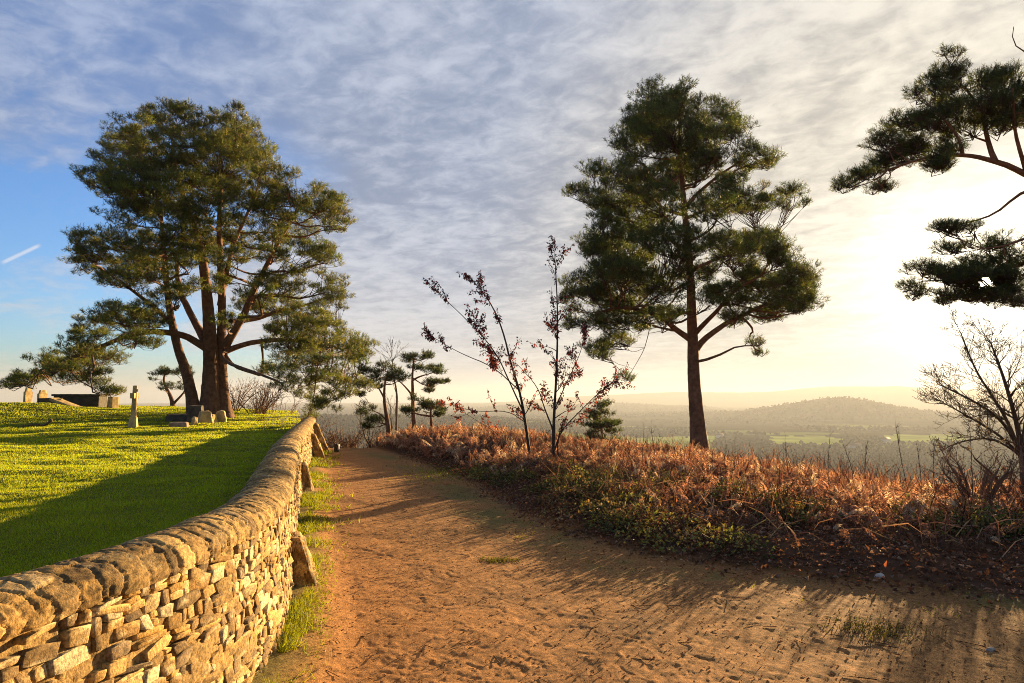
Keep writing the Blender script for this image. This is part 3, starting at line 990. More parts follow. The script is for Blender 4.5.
def pine(name, label, base, stems, clumps, seed, tuft=0.13, pads=9.0, per=26, blade=9, bw=0.013, padr=0.30, green=(0.052, 0.078, 0.026), gap=None,
         extra=0.6, depth=None, yel=0.12, group=None, flat=0.55, lowest=0.9):
    g = np.random.default_rng(seed)
    base = np.asarray(base, float)
    root = thing(name, label, 'tree', base, group)
    ztop = max(c[0][2] for c in clumps)
    SP, SR, SK = [], [], []
    trunk = Acc(); limbs = []
    for kind, pts, r0, r1 in stems:
        p = smooth_poly(pts, 2)
        L = np.concatenate([[0], np.cumsum(np.linalg.norm(np.diff(p, axis=0), axis=1))])
        n = max(10, int(L[-1] / 0.11)) if kind == 'trunk' else max(8, int(L[-1] / 0.2))
        tt = np.linspace(0, L[-1], n)
        p = np.stack([np.interp(tt, L, p[:, i]) for i in range(3)], -1)
        f = tt / L[-1]
        rad = r0 + (r1 - r0) * f ** (0.62 if kind == 'trunk' else 0.8)
        if kind == 'trunk':
            rad = rad * (1 + 0.55 * np.exp(-(tt / 0.45)))
        else:
            p = p + np.column_stack([fbm(tt * 0.8 + 5 * i, tt * 0, seed + i, 2) * 0.10 * np.minimum(1, tt) for i in range(3)])
        hh = sst((p[:, 2] - base[2]) / (ztop - base[2]), 0.15, 0.6)[:, None]
        col = BARK_LO * (1 - hh) + BARK_HI * hh
        if kind == 'trunk':
            tube(trunk, p, rad, 22, col, 0.10, seed + 3, True, 5.0)
        else:
            a = Acc(); tube(a, p, rad, 9, col, 0.08, seed + len(SP)); limbs.append(a)
        SP.append(p); SR.append(rad); SK.append(np.full(len(p), kind == 'trunk'))
    tr_ = obj('trunk', trunk, M['bark'], root)
    for a in limbs:
        obj('limb', a, M['bark'], tr_)
    K_ = np.concatenate(SK); S = np.concatenate(SP); SRr = np.concatenate(SR)
    crown, br = Acc(), Acc()
    T0, T1, Tr0, Tr1 = [], [], [], []
    TP, TD, TC = [], [], []
    for c, rx, rz in clumps:
        c = np.array(c, float)
        dh = np.hypot(S[:, 0] - c[0], S[:, 1] - c[1])
        dist = np.linalg.norm(S - c, axis=1)
        cost = dist + 0.8 * np.maximum(0, S[:, 2] - (c[2] - 0.10 * dh - 0.1)) + np.where(K_, np.maximum(0, base[2] + lowest - S[:, 2]) * 6, 0)
        i = int(np.argmin(cost))
        p0 = S[i]; L = np.linalg.norm(c - p0)
        end = c - np.array([0, 0, rz * 0.45])
        ctrl = p0 * 0.45 + end * 0.55 + np.array([0, 0, -0.10 * L]) + g.normal(size=3) * 0.07 * L
        t = np.linspace(0, 1, 9)[:, None]
        pp = p0 * (1 - t) ** 2 + 2 * ctrl * t * (1 - t) + end * t ** 2
        w1, w2 = g.normal(size=3) * 0.035 * L, g.normal(size=3) * 0.018 * L
        pp += np.sin(t * np.pi * 2) * w1 + np.sin(t * np.pi * 4 + 1) * w2 * t
        r0 = min(SRr[i] * 0.62, 0.014 + 0.016 * L)
        hh = sst((p0[2] - base[2]) / (ztop - base[2]), 0.15, 0.6)
        if L > 0.15:
            tube(br, pp, np.linspace(r0, max(0.008, r0 * 0.3), 9), 6, BARK_LO * (1 - hh) + BARK_HI * hh)
        n = max(3, int(pads * rx * (rx * 0.8) ** 0.5 * (0.5 + rz) + g.uniform()))
        d = rdir(n, g)
        rad = g.uniform(0.25, 1.0, n) ** 0.6
        pc = c + d * rad[:, None] * np.array([rx, rx * 0.85, rz])
        pc[:, 2] += rz * 0.12
        k = g.integers(4, 9, n)
        q0 = pp[k]
        qm = (q0 + pc) / 2 + g.normal(size=(n, 3)) * 0.06 + [0, 0, -0.05]
        pb = pc - [0, 0, padr * 0.45]
        T0 += [q0, qm]; T1 += [qm, pb]; Tr0 += [np.full(n, 0.013), np.full(n, 0.009)]; Tr1 += [np.full(n, 0.009), np.full(n, 0.005)]
        m = per
        dd = rdir(n * m, g); dd[:, 2] = np.abs(dd[:, 2]) * 0.95 - 0.25
        rr_ = g.uniform(0.35, 1.0, n * m) ** 0.55
        pr = padr * g.uniform(0.6, 1.25, n)
        pcc = np.repeat(pc, m, 0)
        tp = pcc + unit(dd) * (rr_ * np.repeat(pr, m))[:, None] * np.array([1, 1, flat])
        ax = unit(unit(tp - np.repeat(pb, m, 0)) + g.normal(size=(n * m, 3)) * 0.28 + [0, 0, 0.35])
        cl = np.repeat(vary(green, n, g, 0.16, 0.06), m, 0) * (1 + 0.2 * g.normal(size=(n * m, 1)))
        yy = g.uniform(size=(n * m, 1)) < yel
        cl = np.where(yy, cl * [1.9, 1.45, 0.9], cl)
        TP.append(tp); TD.append(ax); TC.append(np.clip(cl, 0.008, 0.6))
        sel = g.uniform(size=n * m) < 0.4
        T0.append(np.repeat(pb, m, 0)[sel]); T1.append(tp[sel]); Tr0.append(np.full(sel.sum(), 0.005)); Tr1.append(np.full(sel.sum(), 0.0025))
    tp, ax, cl = np.concatenate(TP), np.concatenate(TD), np.concatenate(TC)
    P0, P1 = np.concatenate(T0), np.concatenate(T1); R0, R1 = np.concatenate(Tr0), np.concatenate(Tr1)
    if gap is not None:                                     # needles and twigs cut away along the eye-to-sun line
        o_, dv, rad_ = gap

        def clear(x):
            v = x - o_; along = v @ dv
            return np.linalg.norm(v - along[:, None] * dv, axis=1) > rad_
        k = clear(tp); tp, ax, cl = tp[k], ax[k], cl[k]
        k = clear(P1) & clear((P0 + P1) / 2); P0, P1, R0, R1 = P0[k], P1[k], R0[k], R1[k]
    segs(br, P0, P1, R0, R1, 3, (0.09, 0.06, 0.04))
    obj('branches', br, M['bark'], root)
    n = len(tp); B = blade
    ax2 = np.repeat(ax, B, 0)
    pos = np.repeat(tp, B, 0) + ax2 * (np.tile(np.linspace(-0.5, 0.35, B), n) * tuft)[:, None]
    dirs = unit(ax2 * 0.75 + rdir(n * B, g))
    ln = tuft * g.uniform(0.55, 1.0, n * B)
    blades(crown, pos, dirs, ln, bw, np.repeat(cl, B, 0), g)
    obj('crown', crown, M['needle'], root, smooth=False)
    return root


def place(zl, sx, ox, oy, axis_px, depth, g, squash=0.8, extra=0.0, vert=1.0):
    """clumps read off the photograph -> 3-D clumps: pixel gives x and z, the crown's own radius at that height gives the spread in depth"""
    arr = np.array(zl, float)
    px, py = arr[:, 0] * sx + ox, arr[:, 1] * sx + oy
    rp, hp = arr[:, 2] * sx, arr[:, 3] * sx
    outl = []
    for i in range(len(arr)):
        nearb = np.abs(py - py[i]) < 28
        Rr = max(np.max(np.abs(px[nearb] - axis_px) + rp[nearb]), 12) / F_ * depth
        dxm = (px[i] - axis_px) / F_ * depth
        room = math.sqrt(max(Rr * Rr - dxm * dxm, 0.04)) * squash
        for k in range(1 + (g.uniform() < extra)):
            dd = g.uniform(-1, 1) * room if k == 0 else g.choice([-1, 1]) * g.uniform(0.5, 1) * room
            jx, jy = (0, 0) if k == 0 else g.normal(size=2) * 5
            c = at(px[i] + jx, py[i] + jy, depth + dd)
            outl.append((c, rp[i] / F_ * depth, hp[i] / F_ * depth * vert))
    return outl


def stem(zpts, sx, ox, oy, depth, dd=None):
    dd = dd or [0] * len(zpts)
    return [at(x * sx + ox, y * sx + oy, depth + e) for (x, y), e in zip(zpts, dd)]


def big_pine():
    D, s, ox, oy = 27.0, 384 / 749, 0, 80
    g = np.random.default_rng(11)
    cl = [(340, 75, 65, 32), (270, 95, 55, 32), (420, 95, 60, 36), (480, 92, 36, 26), (235, 140, 52, 30), (330, 135, 75, 36), (430, 150, 80, 38), (515, 160, 42, 30),
          (200, 195, 42, 22), (255, 190, 60, 32), (300, 210, 70, 34), (400, 215, 62, 34), (505, 215, 55, 30), (560, 195, 36, 22), (250, 255, 52, 24), (340, 270, 44, 24),
          (555, 240, 52, 28), (620, 240, 46, 26), (655, 235, 30, 20), (470, 262, 42, 22), (600, 285, 45, 20), (655, 268, 34, 14), (230, 300, 55, 20), (185, 325, 52, 22),
          (155, 352, 24, 14), (255, 335, 52, 22), (235, 378, 60, 20), (310, 365, 42, 18), (285, 300, 40, 18), (580, 335, 52, 24), (632, 330, 38, 20), (560, 385, 52, 24),
          (635, 388, 44, 20), (668, 422, 24, 12), (520, 325, 36, 18), (600, 425, 52, 20), (540, 430, 42, 20), (245, 445, 70, 20), (200, 468, 62, 20), (165, 498, 52, 18),
          (300, 462, 40, 14), (130, 530, 50, 18), (90, 556, 42, 15), (50, 577, 40, 12), (18, 580, 22, 9), (205, 522, 52, 16), (190, 572, 32, 14), (150, 560, 42, 16),
          (260, 498, 42, 14), (215, 597, 20, 9), (560, 480, 52, 22), (620, 492, 52, 22), (680, 495, 42, 20), (705, 528, 28, 16), (560, 535, 42, 20), (620, 545, 52, 24),
          (590, 590, 42, 20), (635, 605, 34, 18), (680, 572, 34, 14), (600, 640, 18, 14), (380, 325, 34, 14), (440, 372, 30, 13), (455, 462, 30, 11), (380, 250, 40, 18),
          (450, 210, 44, 22), (370, 170, 60, 26), (470, 120, 50, 28), (300, 150, 50, 26), (110, 545, 40, 12), (160, 520, 36, 14), (540, 290, 36, 18), (500, 400, 30, 12), (530, 560, 22, 12),
          (350, 400, 34, 14), (300, 420, 34, 14), (400, 300, 50, 20), (380, 340, 40, 16), (430, 330, 40, 16), (360, 300, 40, 18), (440, 280, 44, 20), (480, 330, 36, 14), (410, 390, 36, 14), (330, 330, 36, 16), (480, 430, 36, 12), (620, 460, 40, 14), (520, 380, 30, 12), (560, 510, 40, 14), (640, 570, 36, 16), (560, 580, 26, 14)]
    clumps = place(cl, s, ox, oy + 6, 213, D, g, 0.75, 0.6, 1.35)
    b = ground_at(210, D)
    bx = lambda dx_, dy_=0: b + np.array([dx_, dy_, -0.15])
    S_ = lambda z, dd=None: stem(z, s, ox, oy, D, dd)
    stems = [('trunk', [bx(0.0)] + S_([(412, 570), (410, 500), (405, 430), (392, 320), (352, 215), (335, 130)], [0, 0, 0, 0.3, 0.6, 0.8]), 0.42, 0.05),
             ('trunk', [bx(0.48, 0.3)] + S_([(432, 580), (432, 520), (434, 420), (426, 300), (432, 200), (428, 120)], [0.3, 0.3, 0.2, -0.3, -0.6, -0.8]), 0.30, 0.05),
             ('trunk', [bx(-0.44, -0.2)] + S_([(368, 580), (345, 520), (327, 430), (318, 300), (308, 215)], [-0.2, -0.4, -0.8, -1.2, -1.4]), 0.27, 0.05),
             ('limb', S_([(405, 520), (375, 460), (350, 400), (345, 340), (366, 275), (380, 220)], [0, 0.5, 1.0, 1.2, 1.5, 1.6]), 0.17, 0.05),
             ('limb', S_([(440, 520), (472, 465), (500, 410), (522, 360), (545, 310), (585, 250)], [0, -0.2, -0.5, -0.7, -0.9, -1]), 0.18, 0.05),
             ('limb', S_([(405, 525), (345, 488), (270, 490), (190, 520), (80, 568)], [0, -0.5, -1.0, -1.4, -1.6]), 0.16, 0.04),
             ('limb', S_([(438, 530), (500, 507), (560, 505), (640, 515), (690, 530)], [0, 0.6, 1.0, 1.2, 1.4]), 0.13, 0.04),
             ('limb', S_([(450, 470), (480, 470), (530, 455), (590, 440), (640, 420)], [0, 1.0, 1.6, 2.2, 2.4]), 0.11, 0.04),
             ('limb', S_([(338, 480), (300, 440), (250, 400), (190, 360)], [-0.6, -1.0, -1.2, -1.2]), 0.10, 0.03),
             ('limb', S_([(430, 440), (445, 360), (470, 290), (500, 220), (515, 165)], [0.2, 0.6, 1, 1.2, 1.3]), 0.13, 0.04)]
    pine('pine_tree', 'huge spreading many stemmed pine standing on the churchyard lawn', b, stems, clumps, 12, 0.16, 22, 22, 9, 0.015, 0.29, (0.10, 0.125, 0.026), lowest=3.0, yel=0.2)


def tall_pine():
    D, s, ox, oy = 20.0, 300 / 512, 540, 60
    g = np.random.default_rng(21)
    cl = [(200, 62, 42, 22), (240, 58, 38, 24), (300, 80, 40, 24), (332, 100, 22, 16), (160, 86, 26, 18), (230, 115, 72, 34), (160, 138, 36, 24), (300, 135, 52, 24),
          (365, 158, 36, 16), (395, 155, 16, 9), (102, 178, 24, 13), (150, 185, 46, 20), (70, 217, 26, 9), (118, 223, 50, 15), (220, 185, 60, 28), (330, 195, 42, 14),
          (300, 240, 48, 18), (360, 235, 52, 15), (420, 228, 26, 16), (108, 268, 42, 15), (170, 265, 52, 24), (90, 300, 30, 13), (150, 315, 60, 24), (115, 338, 42, 20),
          (240, 305, 55, 22), (320, 308, 62, 22), (390, 308, 44, 20), (412, 330, 28, 14), (80, 368, 38, 20), (58, 398, 22, 14), (130, 385, 60, 24), (200, 365, 48, 22),
          (110, 428, 44, 18), (180, 425, 42, 15), (90, 480, 26, 8), (130, 465, 34, 10), (370, 368, 52, 15), (430, 362, 40, 16), (465, 375, 22, 15), (330, 395, 38, 12),
          (400, 402, 52, 12), (450, 405, 30, 10), (370, 470, 16, 4), (200, 230, 50, 22), (270, 170, 44, 22), (190, 110, 44, 24), (270, 350, 40, 14), (150, 350, 48, 20), (60, 430, 18, 10), (330, 425, 30, 8), (385, 425, 36, 8), (290, 400, 26, 10), (440, 395, 30, 10), (350, 345, 34, 12), (210, 420, 34, 10), (300, 375, 30, 12)]
    clumps = place(cl, s, ox, oy + 8, 692, D, g, 0.72, 1.0, 1.35)
    clumps.append((at(540 + 150 * s, 60 + 540 * s, D - 0.6), 0.28, 0.16))
    b = ground_at(698, D); b[2] -= 0.1
    S_ = lambda z, dd=None: stem(z, s, ox, oy, D, dd)
    stems = [('trunk', [b] + S_([(269, 620), (263, 560), (260, 460), (256, 350), (246, 250), (240, 170), (238, 85)]), 0.27, 0.04),
             ('limb', S_([(258, 478), (225, 455), (190, 435), (150, 425), (110, 432)], [0, -0.3, -0.6, -0.8, -1]), 0.10, 0.03),
             ('limb', S_([(262, 500), (285, 470), (330, 445), (390, 420), (440, 405)], [0, 0.2, 0.4, 0.5, 0.6]), 0.11, 0.03),
             ('limb', S_([(262, 470), (290, 440), (330, 395), (380, 372)], [0, -0.4, -0.8, -1]), 0.08, 0.03),
             ('limb', S_([(250, 250), (275, 220), (310, 195), (360, 165)], [0, 0.2, 0.3, 0.3]), 0.07, 0.02),
             ('limb', S_([(252, 330), (215, 300), (165, 280), (115, 270)], [0, 0.5, 0.9, 1.0]), 0.07, 0.02),
             ('limb', S_([(190, 438), (186, 470), (168, 510), (150, 545)], [-0.5, -0.5, -0.6, -0.6]), 0.014, 0.006),
             ('limb', S_([(256, 360), (300, 340), (350, 325), (400, 320)], [0, 0.6, 0.9, 1.0]), 0.07, 0.02)]
    pine('pine_tree', 'tall single trunked pine standing alone in the bracken before the valley', b, stems, clumps, 22, 0.13, 38.0, 23, 9, 0.012, 0.25, (0.076, 0.105, 0.030), lowest=3.0, yel=0.16, flat=0.75)


def near_pine():
    D, s, ox, oy = 13.0, 224 / 510, 800, 30
    g = np.random.default_rng(31)
    cl = [(345, 75, 32, 26), (305, 118, 24, 14), (350, 108, 42, 22), (430, 108, 40, 22), (485, 125, 34, 28), (268, 148, 16, 9), (340, 160, 52, 26), (420, 172, 60, 26),
          (495, 185, 40, 34), (250, 216, 42, 18), (310, 212, 52, 22), (380, 222, 52, 18), (200, 258, 38, 13), (262, 262, 50, 14), (330, 262, 40, 12), (190, 306, 34, 12),
          (140, 330, 34, 10), (106, 350, 24, 6), (230, 296, 50, 11), (300, 305, 40, 8), (190, 355, 24, 7), (460, 220, 40, 14),
          (330, 455, 30, 9), (380, 448, 32, 8), (430, 488, 55, 14), (340, 500, 32, 9), (280, 545, 42, 12), (350, 560, 48, 14), (410, 605, 40, 10), (480, 520, 42, 18),
          (270, 600, 28, 9), (330, 612, 32, 9), (470, 600, 42, 11), (400, 530, 40, 10), (395, 558, 42, 15), (450, 595, 45, 15), (435, 540, 45, 14), (465, 565, 34, 14), (380, 580, 34, 12), (480, 565, 40, 8),
          (560, 150, 60, 44), (640, 220, 60, 40), (570, 70, 50, 30), (650, 110, 70, 46), (540, 500, 60, 24), (570, 575, 56, 22), (740, 160, 60, 40), (760, 300, 60, 30), (720, 420, 60, 26), (800, 520, 60, 24)]
    clumps = place(cl, s, ox, oy, 1040, D, g, 0.22, 0.7, 1.35)
    b = ground_at(1086, D); b[2] -= 0.1
    S_ = lambda z, dd=None: stem(z, s, ox, oy, D, dd)
    stems = [('trunk', [b] + S_([(655, 800), (650, 560), (645, 420), (640, 330), (650, 230), (640, 100)]), 0.22, 0.06),
             ('limb', S_([(645, 400), (580, 362), (510, 335), (445, 300), (370, 285), (290, 288), (200, 315)], [0, 0, -0.1, -0.2, -0.3, -0.4, -0.4]), 0.085, 0.018),
             ('limb', S_([(445, 300), (425, 260), (420, 200), (390, 150), (350, 105)], [-0.2, 0, 0.2, 0.3, 0.3]), 0.055, 0.015),
             ('limb', S_([(520, 338), (500, 285), (490, 220), (490, 140)], [0, -0.3, -0.6, -0.8]), 0.05, 0.015),
             ('limb', S_([(370, 285), (365, 255), (335, 215), (300, 180)], [-0.3, -0.4, -0.5, -0.5]), 0.04, 0.012),
             ('limb', S_([(560, 352), (490, 378), (470, 405), (440, 430), (390, 447), (330, 458)], [0, 0.2, 0.3, 0.4, 0.5, 0.5]), 0.035, 0.010),
             ('limb', S_([(648, 500), (570, 520), (500, 545), (440, 560), (360, 572), (280, 572)], [0, 0.1, 0.2, 0.3, 0.4, 0.4]), 0.06, 0.012),
             ('limb', S_([(648, 460), (570, 465), (490, 495), (420, 500)], [0, -0.3, -0.5, -0.6]), 0.05, 0.012),
             ('limb', S_([(600, 95), (540, 70), (505, 50), (485, 35), (490, 0)], [0, 0, 0, 0, 0]), 0.025, 0.006)]
    pine('pine_tree', 'overhanging pine at the right edge whose boughs screen the low sun', b, stems, clumps, 32, 0.10, 90.0, 24, 10, 0.0070, 0.18, (0.062, 0.080, 0.026),
         gap=(np.array([0, 0, EYE]), SDIR, 0.09), flat=0.7)


def small_pines():
    s, ox, oy = 140 / 797, 330, 340
    g = np.random.default_rng(41)
    D = 25.0
    S_ = lambda z, D_, dd=None: stem(z, s, ox, oy, D_, dd)
    cl = [(340, 168, 50, 24), (280, 188, 45, 22), (230, 225, 52, 24), (180, 258, 34, 17), (330, 215, 50, 18), (388, 190, 42, 20), (415, 220, 32, 17), (200, 180, 24, 14), (225, 385, 50, 24), (185, 410, 26, 14), (240, 450, 30, 20), (215, 495, 20, 10), (180, 310, 22, 9)]
    b = ground_at(330 + 345 * s, D); b[2] -= 0.1
    pine('pine_tree', 'small flat topped pine beside a bare birch past the path end', b,
         [('trunk', [b] + S_([(342, 600), (330, 480), (306, 340), (312, 240), (330, 180)], D), 0.12, 0.03),
          ('limb', S_([(330, 470), (290, 420), (240, 400)], D), 0.04, 0.015), ('limb', S_([(308, 330), (270, 260), (220, 240)], D), 0.04, 0.015)],
         place(cl, s, ox, oy, 386, D, g, 0.8, 0.5), 42, 0.15, 16, 22, 8, 0.017, 0.24, (0.045, 0.065, 0.026), group='small pines past the path end')
    D = 27.0
    cl = [(500, 88, 50, 18), (450, 110, 26, 14), (545, 100, 26, 14), (540, 165, 75, 15), (630, 180, 32, 10), (490, 158, 36, 15), (580, 258, 30, 16), (600, 236, 18, 9), (575, 285, 18, 8), (610, 160, 30, 10)]
    b = ground_at(330 + 480 * s, D); b[2] -= 0.1
    pine('pine_tree', 'slender pine with a tiered crown above the bracken mound, left of centre', b,
         [('trunk', [b] + S_([(480, 520), (473, 400), (471, 300), (468, 200), (478, 110)], D), 0.14, 0.03),
          ('limb', S_([(472, 320), (440, 280), (398, 232)], D), 0.05, 0.02), ('limb', S_([(470, 230), (510, 205), (580, 185)], D), 0.045, 0.015), ('limb', S_([(470, 215), (520, 250), (575, 265)], D), 0.03, 0.012)],
         place(cl, s, ox, oy, 414, D, g, 0.8, 0.5), 43, 0.15, 18, 22, 8, 0.017, 0.22, (0.042, 0.062, 0.026), group='small pines past the path end')
    D = 24.5
    cl = [(470, 400, 42, 15), (530, 392, 50, 18), (590, 382, 52, 20), (645, 395, 36, 16), (430, 405, 24, 10), (540, 365, 30, 10), (600, 420, 40, 12)]
    b = ground_at(330 + 578 * s, D); b[2] -= 0.1
    pine('pine_tree', 'dwarf pine with a flat spreading crown low over the bracken mound', b,
         [('trunk', [b] + S_([(578, 480), (572, 430), (575, 395)], D), 0.08, 0.03)],
         place(cl, s, ox, oy, 431, D, g, 0.8, 0.6), 44, 0.15, 18, 22, 8, 0.017, 0.22, (0.040, 0.058, 0.026), group='small pines past the path end')
    # crooked one seen under the big pine
    D = 37.0; s2 = 384 / 749
    cl = [(330, 568, 34, 11), (300, 580, 16, 8), (352, 598, 26, 9), (362, 574, 22, 9), (318, 600, 18, 7), (380, 605, 20, 8)]
    b = ground_at(170, D); b[2] -= 0.1
    T_ = lambda z: stem(z, s2, 0, 80, D)
    pine('pine_tree', 'crooked little pine seen under the big pine, left of its trunk', b,
         [('trunk', [b] + T_([(338, 640), (335, 620), (318, 590), (322, 572)]), 0.13, 0.05), ('limb', T_([(338, 632), (352, 615), (368, 590)]), 0.08, 0.03)],
         place(cl, s2, 0, 80, 172, D, g, 0.8, 0.4), 45, 0.17, 10, 20, 8, 0.022, 0.26, (0.042, 0.06, 0.026), group='small pines')
    # young pine in the bracken
    D = 22.0
    cl = [(600, 406, 7, 5), (606, 412, 9, 5), (596, 416, 10, 5), (612, 424, 12, 5), (598, 428, 13, 6), (590, 436, 11, 5), (617, 433, 10, 5), (606, 440, 16, 6), (600, 420, 10, 5), (590, 424, 6, 4)]
    b = ground_at(604, D); b[2] -= 0.1
    pine('pine_tree', 'young bushy pine in the bracken right of the bare saplings', b,
         [('trunk', [b, at(603, 440, D), at(600, 420, D), at(600, 402, D)], 0.06, 0.015)],
         place(cl, 1, 0, 0, 602, D, g, 0.8, 0.6), 46, 0.14, 22, 20, 8, 0.015, 0.17, (0.055, 0.075, 0.028), group='small pines')


big_pine(); tall_pine(); near_pine(); small_pines()


# ------------------------------------------------------------------ bare broadleaf trees, saplings, shrubs
def grow(g, p, d, L, r, lvl, maxl, outs, tips, up=0.15, spread=0.55, kids=(2, 4), shrink=0.66):
    n = 4
    pts = [p]
    for i in range(n):
        d = unit(d + g.normal(size=3) * 0.16 + np.array([0, 0, up * 0.25]))
        q = pts[-1] + d * L / n
        outs.append((pts[-1], q, r * (1 - 0.16 * i), r * (1 - 0.16 * (i + 1))))
        pts.append(q)
    if lvl >= maxl:
        tips.append((pts[-1], d)); return
    for k in range(g.integers(kids[0], kids[1] + 1)):
        j = g.integers(1, n + 1)
        nd = unit(d + rdir(1, g)[0] * spread * 1.5 + np.array([0, 0, up]))
        grow(g, pts[j], nd, L * shrink * g.uniform(0.75, 1.2), r * (1 - 0.16 * j) * 0.6, lvl + 1, maxl, outs, tips, up, spread, kids, shrink)
    grow(g, pts[-1], d, L * shrink, r * 0.4, lvl + 1, maxl, outs, tips, up, spread, kids, shrink)


def bare(name, label, cat, base, starts, seed, maxl=3, col=(0.10, 0.075, 0.05), group=None, leafcol=None, nleaf=0, trunkpts=None, minr=0.002, **kw):
    g = np.random.default_rng(seed)
    root = thing(name, label, cat, base, group)
    outs, tips = [], []
    tr = Acc()
    for pts, r0, r1, side, L in starts:
        p = smooth_poly(pts, 2)
        rad = np.linspace(r0, r1, len(p))
        tube(tr, p, rad, 7, np.array(col) * 0.95, 0.05, seed)
        m = len(p)
        for _ in range(side):
            j = int(g.integers(int(m * 0.3), m))
            d0 = unit(p[min(j + 1, m - 1)] - p[max(j - 1, 0)])
            nd = unit(d0 * 0.8 + rdir(1, g)[0] * 0.75 + [0, 0, 0.15])
            grow(g, p[j], nd, L * g.uniform(0.6, 1.2) * (1.15 - 0.5 * j / m), max(rad[j] * 0.5, minr * 2), 1, maxl, outs, tips, **kw)
        grow(g, p[-1], unit(p[-1] - p[-2]), L * 0.7, r1 * 0.8, 1, maxl, outs, tips, **kw)
    obj('trunk', tr, M['twig'], root)
    if outs:
        b = Acc()
        P0 = np.array([o[0] for o in outs]); P1 = np.array([o[1] for o in outs])
        segs(b, P0, P1, np.maximum([o[2] for o in outs], minr), np.maximum([o[3] for o in outs], minr * 0.8), 3, vary(col, len(outs), g, 0.2, 0.05))
        obj('branches', b, M['twig'], root)
    return root, outs, tips, g


def add_leaves(root, outs, g, n, cols, size, name='leaves', thin=None, droop=0.7):
    P0 = np.array([o[0] for o in outs]); P1 = np.array([o[1] for o in outs]); r = np.array([o[2] for o in outs])
    w = (r < (thin or 0.008)).astype(float) * np.maximum(0.45, fbm(P0[:, 0] * 2.2 + 3, P0[:, 2] * 2.2 + P0[:, 1], 77, 2) + 0.35)
    if w.sum() == 0:
        return
    k = g.choice(len(outs), n, p=w / w.sum())
    t = g.uniform(size=(n, 1))
    P = P0[k] * (1 - t) + P1[k] * t + g.normal(size=(n, 3)) * size * 0.35
    D = unit(rdir(n, g) * 0.8 + [0, 0, -droop])
    c = np.array(cols)[g.integers(0, len(cols), n)] * (1 + 0.3 * g.normal(size=(n, 1)))
    a = Acc()
    leaves(a, P, D, rdir(n, g), size * g.uniform(0.6, 1.25, n), size * 0.5 * g.uniform(0.7, 1.2, n), np.clip(c, 0.01, 0.6), 0.2)
    obj(name, a, M['leaf'], root, smooth=False)


def saplings():
    D, s, ox, oy = 13.6, 220 / 601, 420, 240
    S_ = lambda z, dd=None, D_=D: stem(z, s, ox, oy, D_, dd)
    b = S_([(312, 655)])[0]; b[2] = float(gz(b[0], b[1])[0]) - 0.05
    DK = (0.045, 0.035, 0.03)
    red = [(0.26, 0.040, 0.04), (0.30, 0.05, 0.04), (0.13, 0.028, 0.03), (0.07, 0.025, 0.025), (0.05, 0.03, 0.028), (0.20, 0.05, 0.04), (0.045, 0.03, 0.028)]
    rt, o, t, g = bare('sapling', 'leaning thin sapling with sparse dark red leaves, left of the pair', 'sapling', b,
                       [([b] + S_([(300, 590), (287, 490), (272, 410), (250, 345), (225, 240), (190, 165), (150, 118)], [0, 0, 0, .1, .1, .2, .2]), 0.038, 0.006, 16, 0.36),
                        (S_([(287, 480), (250, 400), (205, 300), (125, 215), (45, 140)], [0, -.1, -.2, -.3, -.4]), 0.018, 0.004, 13, 0.30),
                        (S_([(270, 410), (200, 345), (110, 310), (35, 265)], [0, .2, .3, .4]), 0.013, 0.004, 11, 0.28),
                        (S_([(290, 500), (240, 465), (160, 470), (95, 455)], [0, .1, .2, .3]), 0.010, 0.003, 4, 0.35)], 61, 2, DK, minr=0.0035, kids=(1, 2), spread=0.4)
    add_leaves(rt, o, g, 1900, red, 0.066, 'leaves', 0.0075)
    b = S_([(362, 668)])[0]; b[2] = float(gz(b[0], b[1])[0]) - 0.05
    rt, o, t, g = bare('sapling', 'upright thin sapling with sparse dark red leaves, right of the pair', 'sapling', b,
                       [([b] + S_([(364, 560), (366, 480), (372, 380), (376, 260), (375, 160), (368, 40)], [0, 0, 0, 0, 0, 0]), 0.040, 0.006, 24, 0.45),
                        (S_([(364, 520), (340, 460), (322, 400), (268, 342)], [0, .1, .1, .1]), 0.018, 0.004, 4, 0.4),
                        (S_([(366, 580), (385, 520), (440, 465), (480, 425), (530, 383)], [0, .2, .3, .4, .4]), 0.016, 0.004, 10, 0.4),
                        (S_([(366, 470), (395, 400), (430, 330), (450, 270)], [0, -.2, -.3, -.3]), 0.012, 0.004, 9, 0.36),
                        ([b + [0.12, 0.1, 0.0]] + S_([(378, 610), (375, 540), (395, 500)], [0.1, .1, .1]), 0.022, 0.006, 2, 0.4)], 62, 2, DK, minr=0.0035, kids=(1, 2), spread=0.4)
    add_leaves(rt, o, g, 2200, red, 0.066, 'leaves', 0.0075)
    b2 = S_([(255, 600)], [1.5])[0]; b2[2] = float(gz(b2[0], b2[1])[0]) - 0.05
    rt, o, t, g = bare('young_shoot', 'thin bare shoot bending left beside the leaning sapling', 'shoot', b2,
                       [([b2] + S_([(245, 560), (200, 520), (150, 490), (110, 465)], [1.5] * 4), 0.012, 0.003, 5, 0.3)], 63, 2, DK, minr=0.003, kids=(1, 2))
    add_leaves(rt, o, g, 110, [(0.30, 0.07, 0.03), (0.2, 0.05, 0.03)], 0.07, 'leaves', 0.011)


